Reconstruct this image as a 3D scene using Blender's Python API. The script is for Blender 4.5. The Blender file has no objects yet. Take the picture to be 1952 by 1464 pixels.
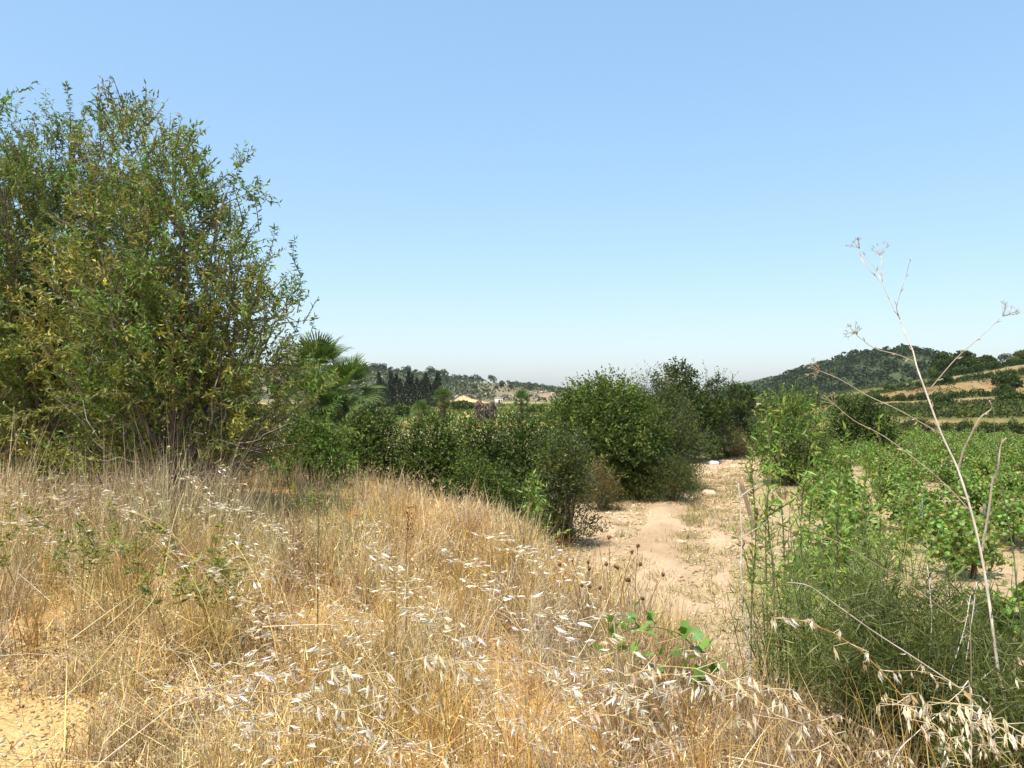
import bpy, math, random
import numpy as np
from mathutils import Matrix, Vector

# ------------------------------------------------------------------ camera, sky, sun, exposure
SC = bpy.context.scene
COL = SC.collection
F, CX, HY, EYE = 1523.0, 976.0, 755.0, 1.6        # focal length / centre / horizon row of the photograph
cam = bpy.data.cameras.new("camera")
cam.sensor_width = 36.0
cam.lens = F / 1952.0 * 36.0
cam.shift_y = (HY - 732.0) / 1952.0
cam.clip_start, cam.clip_end = 0.05, 20000.0
cam_o = bpy.data.objects.new("camera", cam)
cam_o.location = (0, 0, EYE)
cam_o.rotation_euler = (math.radians(90), 0, 0)
COL.objects.link(cam_o)
SC.camera = cam_o

SUN_EL, SUN_AZ = math.radians(66), math.radians(214)     # azimuth clockwise from +Y (view direction)
world = bpy.data.worlds.new("World")
SC.world = world
world.use_nodes = True
wn = world.node_tree
sky = wn.nodes.new("ShaderNodeTexSky")
sky.sky_type = 'NISHITA'
sky.sun_disc = False
sky.sun_elevation = SUN_EL
sky.sun_rotation = SUN_AZ
sky.altitude = 100
sky.air_density = 1.0
sky.dust_density = 2.0
sky.ozone_density = 5.0
sg = wn.nodes.new("ShaderNodeGamma"); sg.inputs[1].default_value = 0.5
sh = wn.nodes.new("ShaderNodeHueSaturation"); sh.inputs["Saturation"].default_value = 1.45; sh.inputs["Value"].default_value = 1.76; sh.inputs["Hue"].default_value = 0.497
wn.links.new(sky.outputs[0], sg.inputs[0]); wn.links.new(sg.outputs[0], sh.inputs["Color"])
wn.links.new(sh.outputs[0], wn.nodes["Background"].inputs[0])
wn.nodes["Background"].inputs[1].default_value = 0.145

sl = bpy.data.lights.new("sun", 'SUN')
sl.energy = 3.25
sl.angle = math.radians(0.5)
sl.color = (1.0, 0.95, 0.86)
so = bpy.data.objects.new("sun", sl)
sd = Vector((math.sin(SUN_AZ) * math.cos(SUN_EL), math.cos(SUN_AZ) * math.cos(SUN_EL), math.sin(SUN_EL)))
so.rotation_euler = sd.to_track_quat('Z', 'Y').to_euler()
so.location = (-5, -20, 40)
COL.objects.link(so)

SC.view_settings.view_transform = 'Standard'
SC.view_settings.look = 'None'
SC.view_settings.gamma = 1.0
SC.view_settings.use_curve_mapping = False
SC.view_settings.exposure = 1.0
SC.render.engine = 'CYCLES'
SC.cycles.use_denoising = True
SC.cycles.max_bounces = 6
SC.cycles.diffuse_bounces = 3
SC.cycles.transmission_bounces = 3
SC.cycles.glossy_bounces = 2
SC.cycles.volume_bounces = 0
SC.cycles.use_adaptive_sampling = True
SC.cycles.adaptive_threshold = 0.02

# ------------------------------------------------------------------ helpers
R = np.random.default_rng(11)


def px(u, v, d):
    return np.array([(u - CX) / F * d, d, EYE - (v - HY) / F * d])


def unit(a):
    return a / np.maximum(np.linalg.norm(a, axis=-1, keepdims=True), 1e-9)


def lin(r, g, b):
    def f(c):
        c /= 255.0
        return c / 12.92 if c < 0.04045 else ((c + 0.055) / 1.055) ** 2.4
    return np.array([f(r), f(g), f(b)])


def rdir(n, rng=None):
    v = (rng or R).normal(size=(n, 3))
    return unit(v)


class Geo:
    def __init__(s):
        s.V, s.T, s.Q, s.C, s.n = [], [], [], [], 0

    def add(s, V, T=None, Q=None, C=(1, 1, 1)):
        V = np.asarray(V, float).reshape(-1, 3)
        C = np.asarray(C, float)
        if C.ndim == 1:
            C = np.broadcast_to(C, (len(V), 3))
        s.V.append(V); s.C.append(C)
        if T is not None and len(T):
            s.T.append(np.asarray(T, int).reshape(-1, 3) + s.n)
        if Q is not None and len(Q):
            s.Q.append(np.asarray(Q, int).reshape(-1, 4) + s.n)
        s.n += len(V)

    def mesh(s, name, mat, smooth=False):
        V = np.concatenate(s.V); C = np.concatenate(s.C)
        T = np.concatenate(s.T) if s.T else np.zeros((0, 3), int)
        Q = np.concatenate(s.Q) if s.Q else np.zeros((0, 4), int)
        me = bpy.data.meshes.new(name)
        me.vertices.add(len(V))
        me.vertices.foreach_set("co", V.astype(np.float32).ravel())
        idx = np.concatenate([T.ravel(), Q.ravel()]).astype(np.int32)
        me.loops.add(len(idx))
        me.loops.foreach_set("vertex_index", idx)
        np_ = len(T) + len(Q)
        me.polygons.add(np_)
        st = np.concatenate([np.arange(len(T)) * 3, len(T) * 3 + np.arange(len(Q)) * 4]).astype(np.int32)
        me.polygons.foreach_set("loop_start", st)
        try:
            me.polygons.foreach_set("loop_total", np.concatenate([np.full(len(T), 3), np.full(len(Q), 4)]).astype(np.int32))
        except Exception:
            pass
        if smooth:
            me.polygons.foreach_set("use_smooth", np.ones(np_, bool))
        a = me.attributes.new("Col", 'FLOAT_COLOR', 'POINT')
        a.data.foreach_set("color", np.concatenate([C, np.ones((len(C), 1))], 1).astype(np.float32).ravel())
        me.update(calc_edges=True)
        me.materials.append(mat)
        return me

    def build(s, name, mat, parent=None, loc=None, smooth=False):
        return place(name, s.mesh(name, mat, smooth), parent, loc)


def place(name, me, parent=None, loc=None, mw=None):
    o = bpy.data.objects.new(name, me)
    COL.objects.link(o)
    if parent is not None:
        o.parent = parent
    if loc is not None:
        o.location = tuple(loc)
    if mw is not None:
        o.matrix_local = mw
    return o


def tag(o, label=None, cat=None, group=None, kind=None):
    if label: o["label"] = label
    if cat: o["category"] = cat
    if group: o["group"] = group
    if kind: o["kind"] = kind
    return o


def thing(name, label, cat, loc=(0, 0, 0), group=None, rz=0.0, sc=1.0):
    o = bpy.data.objects.new(name, None)
    o.empty_display_size = 0.1
    COL.objects.link(o)
    o.location = tuple(loc); o.rotation_euler = (0, 0, rz); o.scale = (sc, sc, sc)
    return tag(o, label, cat, group)


def frames(D):
    ref = np.where(np.abs(D[:, 2:3]) < 0.9, np.array([[0, 0, 1.0]]), np.array([[1.0, 0, 0]]))
    u = unit(np.cross(D, ref)); v = np.cross(D, u)
    return u, v


def tubes(g, A, B, ra, rb, sides, C):
    A, B = np.asarray(A, float).reshape(-1, 3), np.asarray(B, float).reshape(-1, 3)
    n = len(A)
    if n == 0: return
    ra = np.broadcast_to(np.asarray(ra, float), (n,)); rb = np.broadcast_to(np.asarray(rb, float), (n,))
    u, v = frames(unit(B - A))
    an = np.arange(sides) / sides * 2 * np.pi
    ring = u[:, None] * np.cos(an)[None, :, None] + v[:, None] * np.sin(an)[None, :, None]
    V = np.concatenate([A[:, None] + ring * ra[:, None, None], B[:, None] + ring * rb[:, None, None]], 1)
    k = np.arange(sides)
    q = np.stack([k, (k + 1) % sides, sides + (k + 1) % sides, sides + k], 1)
    Q = q[None] + (np.arange(n) * 2 * sides)[:, None, None]
    C = np.asarray(C, float)
    if C.ndim == 2: C = np.repeat(C, 2 * sides, 0)
    g.add(V, None, Q.reshape(-1, 4), C)


def polytube(g, P, r0, r1, sides, C, sub=1):
    """one continuous tube along a polyline with shared rings"""
    P = np.asarray(P, float)
    if sub > 1:
        P = smooth_line(P, sub)
    n = len(P)
    D = unit(np.gradient(P, axis=0))
    u, v = frames(D)
    for i in range(1, n):      # parallel transport
        u[i] = u[i - 1] - D[i] * np.dot(u[i - 1], D[i]); u[i] /= max(np.linalg.norm(u[i]), 1e-9)
        v[i] = np.cross(D[i], u[i])
    an = np.arange(sides) / sides * 2 * np.pi
    rr = np.linspace(r0, r1, n) if np.isscalar(r0) else np.asarray(r0)
    V = P[:, None] + (u[:, None] * np.cos(an)[None, :, None] + v[:, None] * np.sin(an)[None, :, None]) * rr[:, None, None]
    k = np.arange(sides)
    q = np.stack([k, (k + 1) % sides, sides + (k + 1) % sides, sides + k], 1)
    Q = q[None] + (np.arange(n - 1) * sides)[:, None, None]
    T = [[(n - 1) * sides + 0, (n - 1) * sides + j, (n - 1) * sides + j + 1] for j in range(1, sides - 1)]
    g.add(V, T, Q.reshape(-1, 4), C)


def smooth_line(P, sub):
    P = np.asarray(P, float); out = []
    n = len(P)
    for i in range(n - 1):
        p0, p1, p2, p3 = P[max(i - 1, 0)], P[i], P[i + 1], P[min(i + 2, n - 1)]
        for k in range(sub):
            t = k / sub
            out.append(0.5 * ((2 * p1) + (-p0 + p2) * t + (2 * p0 - 5 * p1 + 4 * p2 - p3) * t * t + (-p0 + 3 * p1 - 3 * p2 + p3) * t ** 3))
    out.append(P[-1])
    return np.array(out)


def leaves(g, P, D, L, W, C, fold=0.25, rng=None):
    """two-triangle leaves folded along the midrib"""
    rng = rng or R
    P = np.asarray(P, float); n = len(P)
    if n == 0: return
    D = unit(np.asarray(D, float))
    s = unit(np.cross(D, rdir(n, rng)))
    nr = np.cross(s, D)
    L = np.broadcast_to(np.asarray(L, float), (n,))[:, None]; W = np.broadcast_to(np.asarray(W, float), (n,))[:, None]
    mid = P + D * L * 0.42
    V = np.stack([P, mid + s * W * 0.5 + nr * W * fold, P + D * L - nr * W * fold, mid - s * W * 0.5 + nr * W * fold], 1)
    b = (np.arange(n) * 4)[:, None]
    T = np.concatenate([b + [[0, 1, 2]], b + [[0, 2, 3]]])
    C = np.asarray(C, float)
    if C.ndim == 2: C = np.repeat(C, 4, 0)
    g.add(V, T, None, C)


def blades(g, P, az, t0, t1, L, W, C, Ctip=None, rng=None):
    """bent tapering grass blades / stems: 7 vertices, 5 triangles each"""
    rng = rng or R
    n = len(P)
    if n == 0: return
    L = np.broadcast_to(L, (n,)); W = np.broadcast_to(W, (n,))
    wa = rng.uniform(0, np.pi, n)
    wv = np.stack([np.cos(wa), np.sin(wa), np.zeros(n)], 1)
    pts = [np.asarray(P, float)]
    for k in range(3):
        th = t0 + t1 * (k + 0.5) / 3
        d = np.stack([np.sin(th) * np.cos(az), np.sin(th) * np.sin(az), np.cos(th)], 1)
        pts.append(pts[-1] + d * (L / 3)[:, None])
    w = [0.5, 0.42, 0.3]
    Vs = []
    for k in range(3):
        Vs += [pts[k] - wv * (W * w[k])[:, None], pts[k] + wv * (W * w[k])[:, None]]
    Vs.append(pts[3])
    V = np.stack(Vs, 1)
    f = np.array([[0, 1, 3], [0, 3, 2], [2, 3, 5], [2, 5, 4], [4, 5, 6]])
    T = f[None] + (np.arange(n) * 7)[:, None, None]
    C = np.asarray(C, float)
    if C.ndim == 1: C = np.broadcast_to(C, (n, 3))
    if Ctip is None: Ctip = C
    tt = np.array([0, 0, .33, .33, .66, .66, 1])[None, :, None]
    CC = C[:, None] * (1 - tt) + Ctip[:, None] * tt
    g.add(V, T.reshape(-1, 3), None, CC.reshape(-1, 3))


def pick(pal, n, rng=None, var=0.18):
    rng = rng or R
    pal = np.asarray(pal)
    c = pal[rng.integers(0, len(pal), n)]
    return np.clip(c * np.exp(rng.normal(size=(n, 1)) * var) * (1 + rng.normal(size=(n, 3)) * 0.05), 0.003, 0.95)


_perm = np.random.default_rng(3).random((64, 64))


def noise2(x, y, s=1.0):
    x = np.asarray(x, float) * s + 100.3; y = np.asarray(y, float) * s + 77.7
    xi, yi = np.floor(x).astype(int), np.floor(y).astype(int)
    fx, fy = x - xi, y - yi
    fx, fy = fx * fx * (3 - 2 * fx), fy * fy * (3 - 2 * fy)
    g = lambda a, b: _perm[a % 64, b % 64]
    return (g(xi, yi) * (1 - fx) + g(xi + 1, yi) * fx) * (1 - fy) + (g(xi, yi + 1) * (1 - fx) + g(xi + 1, yi + 1) * fx) * fy


def fbm(x, y, s=1.0):
    return 0.55 * noise2(x, y, s) + 0.3 * noise2(x + 13, y, s * 2.1) + 0.15 * noise2(x, y + 31, s * 4.3)


def sstep(a, b, x):
    t = np.clip((np.asarray(x, float) - a) / (b - a), 0, 1)
    return t * t * (3 - 2 * t)


# ------------------------------------------------------------------ materials
def new_mat(name):
    m = bpy.data.materials.new(name); m.use_nodes = True
    nt = m.node_tree
    return m, nt, nt.nodes["Principled BSDF"], nt.nodes["Material Output"]


def leaf_mat(name, trans=0.35, rough=0.45, spec=0.4, tint=(1.0, 1.1, 0.55)):
    m, nt, b, out = new_mat(name)
    a = nt.nodes.new("ShaderNodeAttribute"); a.attribute_name = "Col"
    nt.links.new(a.outputs["Color"], b.inputs["Base Color"])
    b.inputs["Roughness"].default_value = rough
    b.inputs["Specular IOR Level"].default_value = spec
    t = nt.nodes.new("ShaderNodeBsdfTranslucent")
    mx = nt.nodes.new("ShaderNodeMix"); mx.data_type = 'RGBA'; mx.blend_type = 'MULTIPLY'
    mx.inputs[0].default_value = 1.0
    nt.links.new(a.outputs["Color"], mx.inputs[6]); mx.inputs[7].default_value = (*tint, 1)
    nt.links.new(mx.outputs[2], t.inputs["Color"])
    ms = nt.nodes.new("ShaderNodeMixShader"); ms.inputs[0].default_value = trans
    nt.links.new(b.outputs[0], ms.inputs[1]); nt.links.new(t.outputs[0], ms.inputs[2])
    nt.links.new(ms.outputs[0], out.inputs["Surface"])
    return m


def rough_mat(name, scale=8.0, amp=0.35, bump=0.4, rough=0.9, scale2=60.0, bdist=0.05):
    """attribute colour broken up by two noises, with relief"""
    m, nt, b, out = new_mat(name)
    a = nt.nodes.new("ShaderNodeAttribute"); a.attribute_name = "Col"
    tc = nt.nodes.new("ShaderNodeTexCoord")
    n1 = nt.nodes.new("ShaderNodeTexNoise"); n1.inputs["Scale"].default_value = scale; n1.inputs["Detail"].default_value = 8
    n2 = nt.nodes.new("ShaderNodeTexNoise"); n2.inputs["Scale"].default_value = scale2; n2.inputs["Detail"].default_value = 4
    nt.links.new(tc.outputs["Object"], n1.inputs["Vector"]); nt.links.new(tc.outputs["Object"], n2.inputs["Vector"])
    ad = nt.nodes.new("ShaderNodeMath"); ad.operation = 'ADD'
    nt.links.new(n1.outputs["Fac"], ad.inputs[0]); nt.links.new(n2.outputs["Fac"], ad.inputs[1])
    mr = nt.nodes.new("ShaderNodeMapRange")
    mr.inputs[1].default_value = 0.6; mr.inputs[2].default_value = 1.4
    mr.inputs[3].default_value = 1 - amp; mr.inputs[4].default_value = 1 + amp
    nt.links.new(ad.outputs[0], mr.inputs[0])
    vm = nt.nodes.new("ShaderNodeVectorMath"); vm.operation = 'SCALE'
    nt.links.new(a.outputs["Color"], vm.inputs[0]); nt.links.new(mr.outputs[0], vm.inputs["Scale"])
    nt.links.new(vm.outputs[0], b.inputs["Base Color"])
    bp = nt.nodes.new("ShaderNodeBump"); bp.inputs["Strength"].default_value = bump; bp.inputs["Distance"].default_value = bdist
    nt.links.new(ad.outputs[0], bp.inputs["Height"]); nt.links.new(bp.outputs[0], b.inputs["Normal"])
    b.inputs["Roughness"].default_value = rough
    b.inputs["Specular IOR Level"].default_value = 0.15
    return m


M_LEAF = leaf_mat("leaf", trans=.36, spec=.45, rough=.42)
M_GLOSSY = leaf_mat("glossy_leaf", trans=0.28, rough=0.5, spec=0.25)
M_FAR = leaf_mat("far_foliage", trans=0.2, rough=0.7, spec=0.2)
M_STRAW = leaf_mat("straw", trans=0.1, rough=0.5, spec=0.35, tint=(1.0, 0.95, 0.8))
M_HUSK = leaf_mat("oat_husk", trans=0.25, rough=0.35, spec=0.6, tint=(1.0, 0.97, 0.85))
M_BARK = rough_mat("bark", 25, 0.4, 0.5, 0.85, 120, 0.02)
M_SOIL = rough_mat("soil", 3.0, 0.22, 0.6, 0.95, 45, 0.04)
M_STONE = rough_mat("stone", 12, 0.25, 0.5, 0.85, 70, 0.02)
M_FARSOIL = rough_mat("hill_soil", 0.12, 0.3, 0.3, 0.95, 0.9, 0.4)
M_WALL = rough_mat("painted_wall", 1.0, 0.08, 0.1, 0.85, 8, 0.02)

# palettes (linear base colours)
GREEN = np.array([[.105, .145, .022], [.085, .125, .022], [.125, .165, .028], [.07, .105, .02]])
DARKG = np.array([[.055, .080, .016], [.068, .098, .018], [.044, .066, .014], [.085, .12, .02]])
OLIVE = np.array([[.125, .14, .03], [.145, .152, .035], [.105, .125, .03], [.15, .145, .03]])
YELLOW = np.array([[.20, .21, .03], [.225, .22, .035], [.18, .20, .035], [.24, .20, .03]])
FRESH = np.array([[.09, .17, .02], [.11, .20, .03], [.075, .14, .02], [.13, .20, .04]])
GREYG = np.array([[.10, .115, .06], [.085, .10, .05], [.12, .13, .07]])
STRAW = np.array([[.49, .35, .11], [.55, .41, .15], [.44, .295, .08], [.59, .47, .20]])
AMBER = np.array([[.46, .26, .055], [.52, .31, .07], [.40, .21, .05], [.55, .36, .11]])
RUSSET = np.array([[.25, .145, .06], [.31, .19, .085], [.20, .11, .045], [.37, .26, .14]])
GREYS = np.array([[.36, .28, .20], [.42, .34, .26], [.30, .22, .15]])
PALE = np.array([[.66, .56, .38], [.72, .62, .44], [.60, .48, .28]])
SAND = lin(222, 183, 122)
SANDL = lin(186, 160, 128)

# ------------------------------------------------------------------ terrain
EDGE = np.array([(9, .4), (4.6, 2.3), (2.4, 3.1), (1.25, 4.2), (.6, 6.0), (-.15, 9), (-.8, 12.5), (-2.6, 15.5), (-8, 18.5), (-40, 24)])


def edge_dist(x, y):
    x, y = np.asarray(x, float), np.asarray(y, float)
    best = np.full(x.shape, 1e9); sgn = np.zeros(x.shape)
    for a, b in zip(EDGE[:-1], EDGE[1:]):
        ab = b - a; L2 = ab @ ab
        t = np.clip(((x - a[0]) * ab[0] + (y - a[1]) * ab[1]) / L2, 0, 1)
        dx, dy = x - (a[0] + t * ab[0]), y - (a[1] + t * ab[1])
        d = np.hypot(dx, dy)
        cr = ab[0] * dy - ab[1] * dx          # >0 : left of the edge's direction
        upd = d < best
        best = np.where(upd, d, best); sgn = np.where(upd, np.where(cr > 0, 1, -1), sgn)
    return best * sgn                        # positive on the bank (camera side)


# check orientation once: the camera stands on the bank
_SG = 1.0 if edge_dist(np.array([0.0]), np.array([0.0]))[0] > 0 else -1.0


def G(x, y):
    x, y = np.asarray(x, float), np.asarray(y, float)
    e = edge_dist(x, y) * _SG
    bank = sstep(-1.9, 0.35, e)
    z = -1.4 * (1 - bank)
    near = np.exp(-(np.hypot(x, y) / 60) ** 2)
    z = z + near * ((fbm(x, y, .5) - .5) * .22 + (noise2(x, y, 3.1) - .5) * .05)
    z = z + (fbm(x, y, .03) - .5) * 0.5 * sstep(25, 80, y)
    return z


def Gs(x, y):
    return float(G(np.array([x]), np.array([y]))[0])


def track_c(y):
    return np.interp(y, [4, 7, 10, 15, 23, 30, 36, 46, 60], [.9, 1.2, 1.9, 2.75, 4.65, 7.0, 9.5, 14, 21])


def track_w(y):
    return np.interp(y, [4, 10, 15, 23, 36, 60], [.8, 1.2, 1.5, 1.45, 1.15, 1.0])


# the ground: one sheet to the horizon
def sinhspace(lo, hi, n, k):
    t = np.linspace(np.arcsinh(lo * k), np.arcsinh(hi * k), n)
    return np.sinh(t) / k


xs = sinhspace(-1800, 1800, 300, 1.1)
ys = np.concatenate([np.linspace(-60, 1.5, 24)[:-1], 1.5 + sinhspace(0, 2200, 260, .45)])
XX, YY = np.meshgrid(xs, ys)
ZZ = G(XX, YY)
ee = edge_dist(XX, YY) * _SG
cbank = np.broadcast_to(lin(176, 142, 90), XX.shape + (3,))
sandy = np.broadcast_to(lin(196, 163, 108), XX.shape + (3,))
low = np.broadcast_to(lin(172, 149, 116), XX.shape + (3,))
weedy = np.broadcast_to(lin(150, 140, 80), XX.shape + (3,))
farc = np.broadcast_to(lin(128, 126, 66), XX.shape + (3,))
mix = lambda a, b, t: a * (1 - t[..., None]) + b * t[..., None]
b_ = sstep(-1.2, 0.2, ee)
c = mix(low, weedy, sstep(.45, .7, fbm(XX, YY, .35)) * .55)
c = mix(c, farc, sstep(45, 90, YY))
strip = np.broadcast_to(lin(178, 158, 92), XX.shape + (3,))
c = mix(c, strip, sstep(45, 90, YY) * sstep(.5, .6, noise2(XX * .15, YY, .03)) * .8)
bare = sstep(-.6, -1.9, XX - (YY - 4) * .2) * sstep(5.6, 4.4, YY)
cb = mix(cbank, sandy, bare)
c = mix(c, cb, b_)
g = Geo()
n1, n2 = XX.shape
ii = (np.arange(n1 - 1)[:, None] * n2 + np.arange(n2 - 1)[None]).ravel()
g.add(np.stack([XX, YY, ZZ], -1), None, np.stack([ii, ii + 1, ii + n2 + 1, ii + n2], 1), c.reshape(-1, 3))
tag(g.build("ground", M_SOIL, smooth=True), "dry sandy ground of the bank and the fields beyond", None, None, "structure")

# the dirt track, a sheet with ruts just above the ground, its rim tucked in
ty = np.linspace(4.5, 62, 300); tx = np.linspace(-1, 1, 21)
TY = np.repeat(ty[:, None], 21, 1)
TX = track_c(TY) + tx[None] * track_w(TY) * (1 + .25 * (noise2(TY, TY * 0 + np.sign(tx)[None], .5) - .5))
TZ = G(TX, TY) + .012 + .03 * (np.abs(tx)[None] < .3) - .05 * (np.abs(tx)[None] > .97) + (noise2(TX, TY, 5) - .5) * .05 + (noise2(TX, TY, 2) - .5) * .05 - .035 * np.exp(-((np.abs(tx)[None] - .5) / .16) ** 2)
tcol = mix(np.broadcast_to(SANDL, TX.shape + (3,)), np.broadcast_to(lin(168, 142, 110), TX.shape + (3,)), sstep(.4, .65, fbm(TX, TY, .8)))
g = Geo()
ii = (np.arange(299)[:, None] * 21 + np.arange(20)[None]).ravel()
g.add(np.stack([TX, TY, TZ], -1), None, np.stack([ii, ii + 1, ii + 22, ii + 21], 1), tcol.reshape(-1, 3))
tag(g.build("dirt_track", M_SOIL, smooth=True), "pale dirt track below the grassy bank", None, None, "structure")


# left rocky hill
def left_hill(x, y):
    zr = np.interp(x, [-520, -116, -65, -28, 23, 64, 120], [28, 21.5, 16.6, 12, 7.2, 1.5, -1.6])
    s = sstep(360, 560, y) * (1 - .25 * sstep(600, 900, y))
    return -1.6 + (zr + 1.6) * s + (fbm(x, y, .02) - .5) * 3.0 * s


def right_hill(x, y):
    zr = np.interp(x, [95, 128, 144, 161, 178, 200, 219, 229, 256, 420], [-1.6, 2.2, 6.2, 13, 17.5, 25.0, 21.0, 16.0, 14.5, 12])
    s = sstep(300, 420, y) * (1 - .3 * sstep(450, 600, y))
    return -1.6 + (zr + 1.6) * s + (fbm(x, y, .03) - .5) * 2.0 * s


def hill_mesh(name, fn, x0, x1, y0, y1, nx, ny, cfn, mat, label):
    X, Y = np.meshgrid(np.linspace(x0, x1, nx), np.linspace(y0, y1, ny))
    Z = fn(X, Y)
    g = Geo()
    ii = (np.arange(ny - 1)[:, None] * nx + np.arange(nx - 1)[None]).ravel()
    g.add(np.stack([X, Y, Z], -1), None, np.stack([ii, ii + 1, ii + nx + 1, ii + nx], 1), cfn(X, Y).reshape(-1, 3))
    return tag(g.build(name, mat, smooth=True), label, None, None, "structure")


def lhc(X, Y):
    a = np.broadcast_to(lin(122, 112, 84), X.shape + (3,)); b = np.broadcast_to(lin(80, 86, 54), X.shape + (3,))
    d = np.broadcast_to(lin(150, 124, 96), X.shape + (3,))
    c = mix(a, b, sstep(.4, .62, fbm(X, Y, .04)))
    return mix(c, d, sstep(.58, .7, fbm(X + 50, Y, .03)) * sstep(-60, 0, X))


hill_mesh("rocky_hill", left_hill, -520, 130, 350, 900, 90, 60, lhc, M_FARSOIL, "low rocky hill dotted with pines")
hill_mesh("wooded_hill", right_hill, 90, 420, 290, 620, 70, 50, lambda X, Y: np.broadcast_to(lin(70, 80, 50), X.shape + (3,)), M_FARSOIL, "rounded hill under pine wood")

# right terraced hillside: profile at full height, fading out toward the left
TP_D = [54, 58, 60, 63.2, 64.2, 66, 70, 78, 88, 98, 106, 107.5, 110, 114, 117, 119, 122, 125, 126, 131, 135, 138, 140, 141, 147, 152, 160, 185, 230]
TP_Z = [-1.6, -1.45, -1.4, -1.35, -.45, -.2, -.1, .3, .65, .85, .95, 1.0, 1.62, 1.66, 1.7, 2.6, 3.9, 4.95, 5.05, 5.15, 5.3, 6.2, 7.0, 7.1, 7.2, 7.5, 8.3, 9.6, 9]


def terrace(r, d):
    w = np.interp(r, [.34, .40, .47, .64, .75, .95], [0.0, .2, .42, 1.0, 1.25, 1.5])
    z = np.interp(d, TP_D, TP_Z)
    up = np.where(z > 1.6, 1.6 + (z - 1.6) * w, z)
    dn = -1.5 * (1 - np.clip(w, 0, 1)) * sstep(60, 110, d)
    return up + dn - 2.0 * sstep(.40, .33, r)


rr = np.linspace(.33, .95, 70); dd = np.unique(np.concatenate([np.array(TP_D, float), np.linspace(54, 230, 60)]))
RR, DD = np.meshgrid(rr, dd)
X, Y = RR * DD, DD + 0 * RR
Z = terrace(RR, DD) + (noise2(X, Y, .6) - .5) * .25
soil_o = np.broadcast_to(lin(140, 112, 76), RR.shape + (3,)); grassy = np.broadcast_to(lin(98, 98, 52), RR.shape + (3,))
tan = np.broadcast_to(lin(138, 118, 78), RR.shape + (3,))
wz = np.zeros(RR.shape)
for a, b in ((58, 60), (63.4, 64.3), (107.5, 110), (119, 125), (138.5, 141)):
    wz = np.maximum(wz, sstep(a - .7, a, DD) * sstep(b + .7, b, DD))
tc_ = mix(grassy, soil_o, wz * sstep(.25, .5, fbm(X, Y, .12)))
tc_ = mix(tc_, tan, wz * sstep(.55, .65, fbm(X + 9, Y, .2)))
g = Geo()
n1, n2 = RR.shape
ii = (np.arange(n1 - 1)[:, None] * n2 + np.arange(n2 - 1)[None]).ravel()
g.add(np.stack([X, Y, Z], -1), None, np.stack([ii, ii + 1, ii + n2 + 1, ii + n2], 1), tc_.reshape(-1, 3))
tag(g.build("terraced_hillside", rough_mat("terrace_soil", .6, .3, .4, .95, 5, .15)), "terraced farm slope with orange earth banks", None, None, "structure")


# ------------------------------------------------------------------ generators of vegetation
def blob_cloud(g, c, rx, ry, rz, n, size, pal, rng, lower=-.35, asp=.7, core=.0, var=.2):
    """a crown as n leaf-clump faces near the surface of an uneven ellipsoid"""
    d = rdir(int(n * 1.6), rng)
    d = d[d[:, 2] > lower][:n]
    n = len(d)
    bump = .75 + .5 * noise2(np.arctan2(d[:, 1], d[:, 0]) * 2 + c[0], d[:, 2] * 3 + c[1], 1.3)
    r = bump * rng.uniform(.55, 1, n) ** .5
    P = np.asarray(c) + d * np.array([rx, ry, rz]) * r[:, None]
    D = unit(d + rdir(n, rng) * .9 + [0, 0, .2])
    leaves(g, P - D * size * .4, D, rng.uniform(.6, 1.3, n) * size, rng.uniform(.6, 1.2, n) * size * asp, pick(pal, n, rng, var), .2, rng)


def sprig_cloud(g, c, rx, ry, rz, nsprig, per, L, W, slen, pal, rng, lower=-.5, up=.35, var=.2, stem=None):
    """leafy sprigs growing out of an ellipsoidal lobe"""
    d = rdir(int(nsprig * 2), rng)
    d = d[d[:, 2] > lower][:nsprig]
    m = len(d)
    S = np.array([rx, ry, rz])
    base = np.asarray(c) + d * S * (rng.uniform(.35, 1, m) ** .45)[:, None]
    ax = unit(d * S / S.max() + rdir(m, rng) * .6 + [0, 0, up])
    sl = rng.uniform(.6, 1.3, m) * slen
    tone = pick(pal, m, rng, var)
    t = np.tile(np.linspace(.1, 1, per), m)
    k = np.repeat(np.arange(m), per)
    P = base[k] + ax[k] * (sl[k] * t)[:, None]
    D = unit(ax[k] * .6 + rdir(m * per, rng))
    C = np.clip(tone[k] * (1 + rng.normal(size=(m * per, 1)) * .12), .003, .9)
    leaves(g, P, D, rng.uniform(.7, 1.25, m * per) * L, rng.uniform(.7, 1.2, m * per) * W, C, .2, rng)
    if stem is not None:
        tubes(stem, base, base + ax * sl[:, None], slen * .02 + .003, .002, 3, lin(120, 105, 85))


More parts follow.
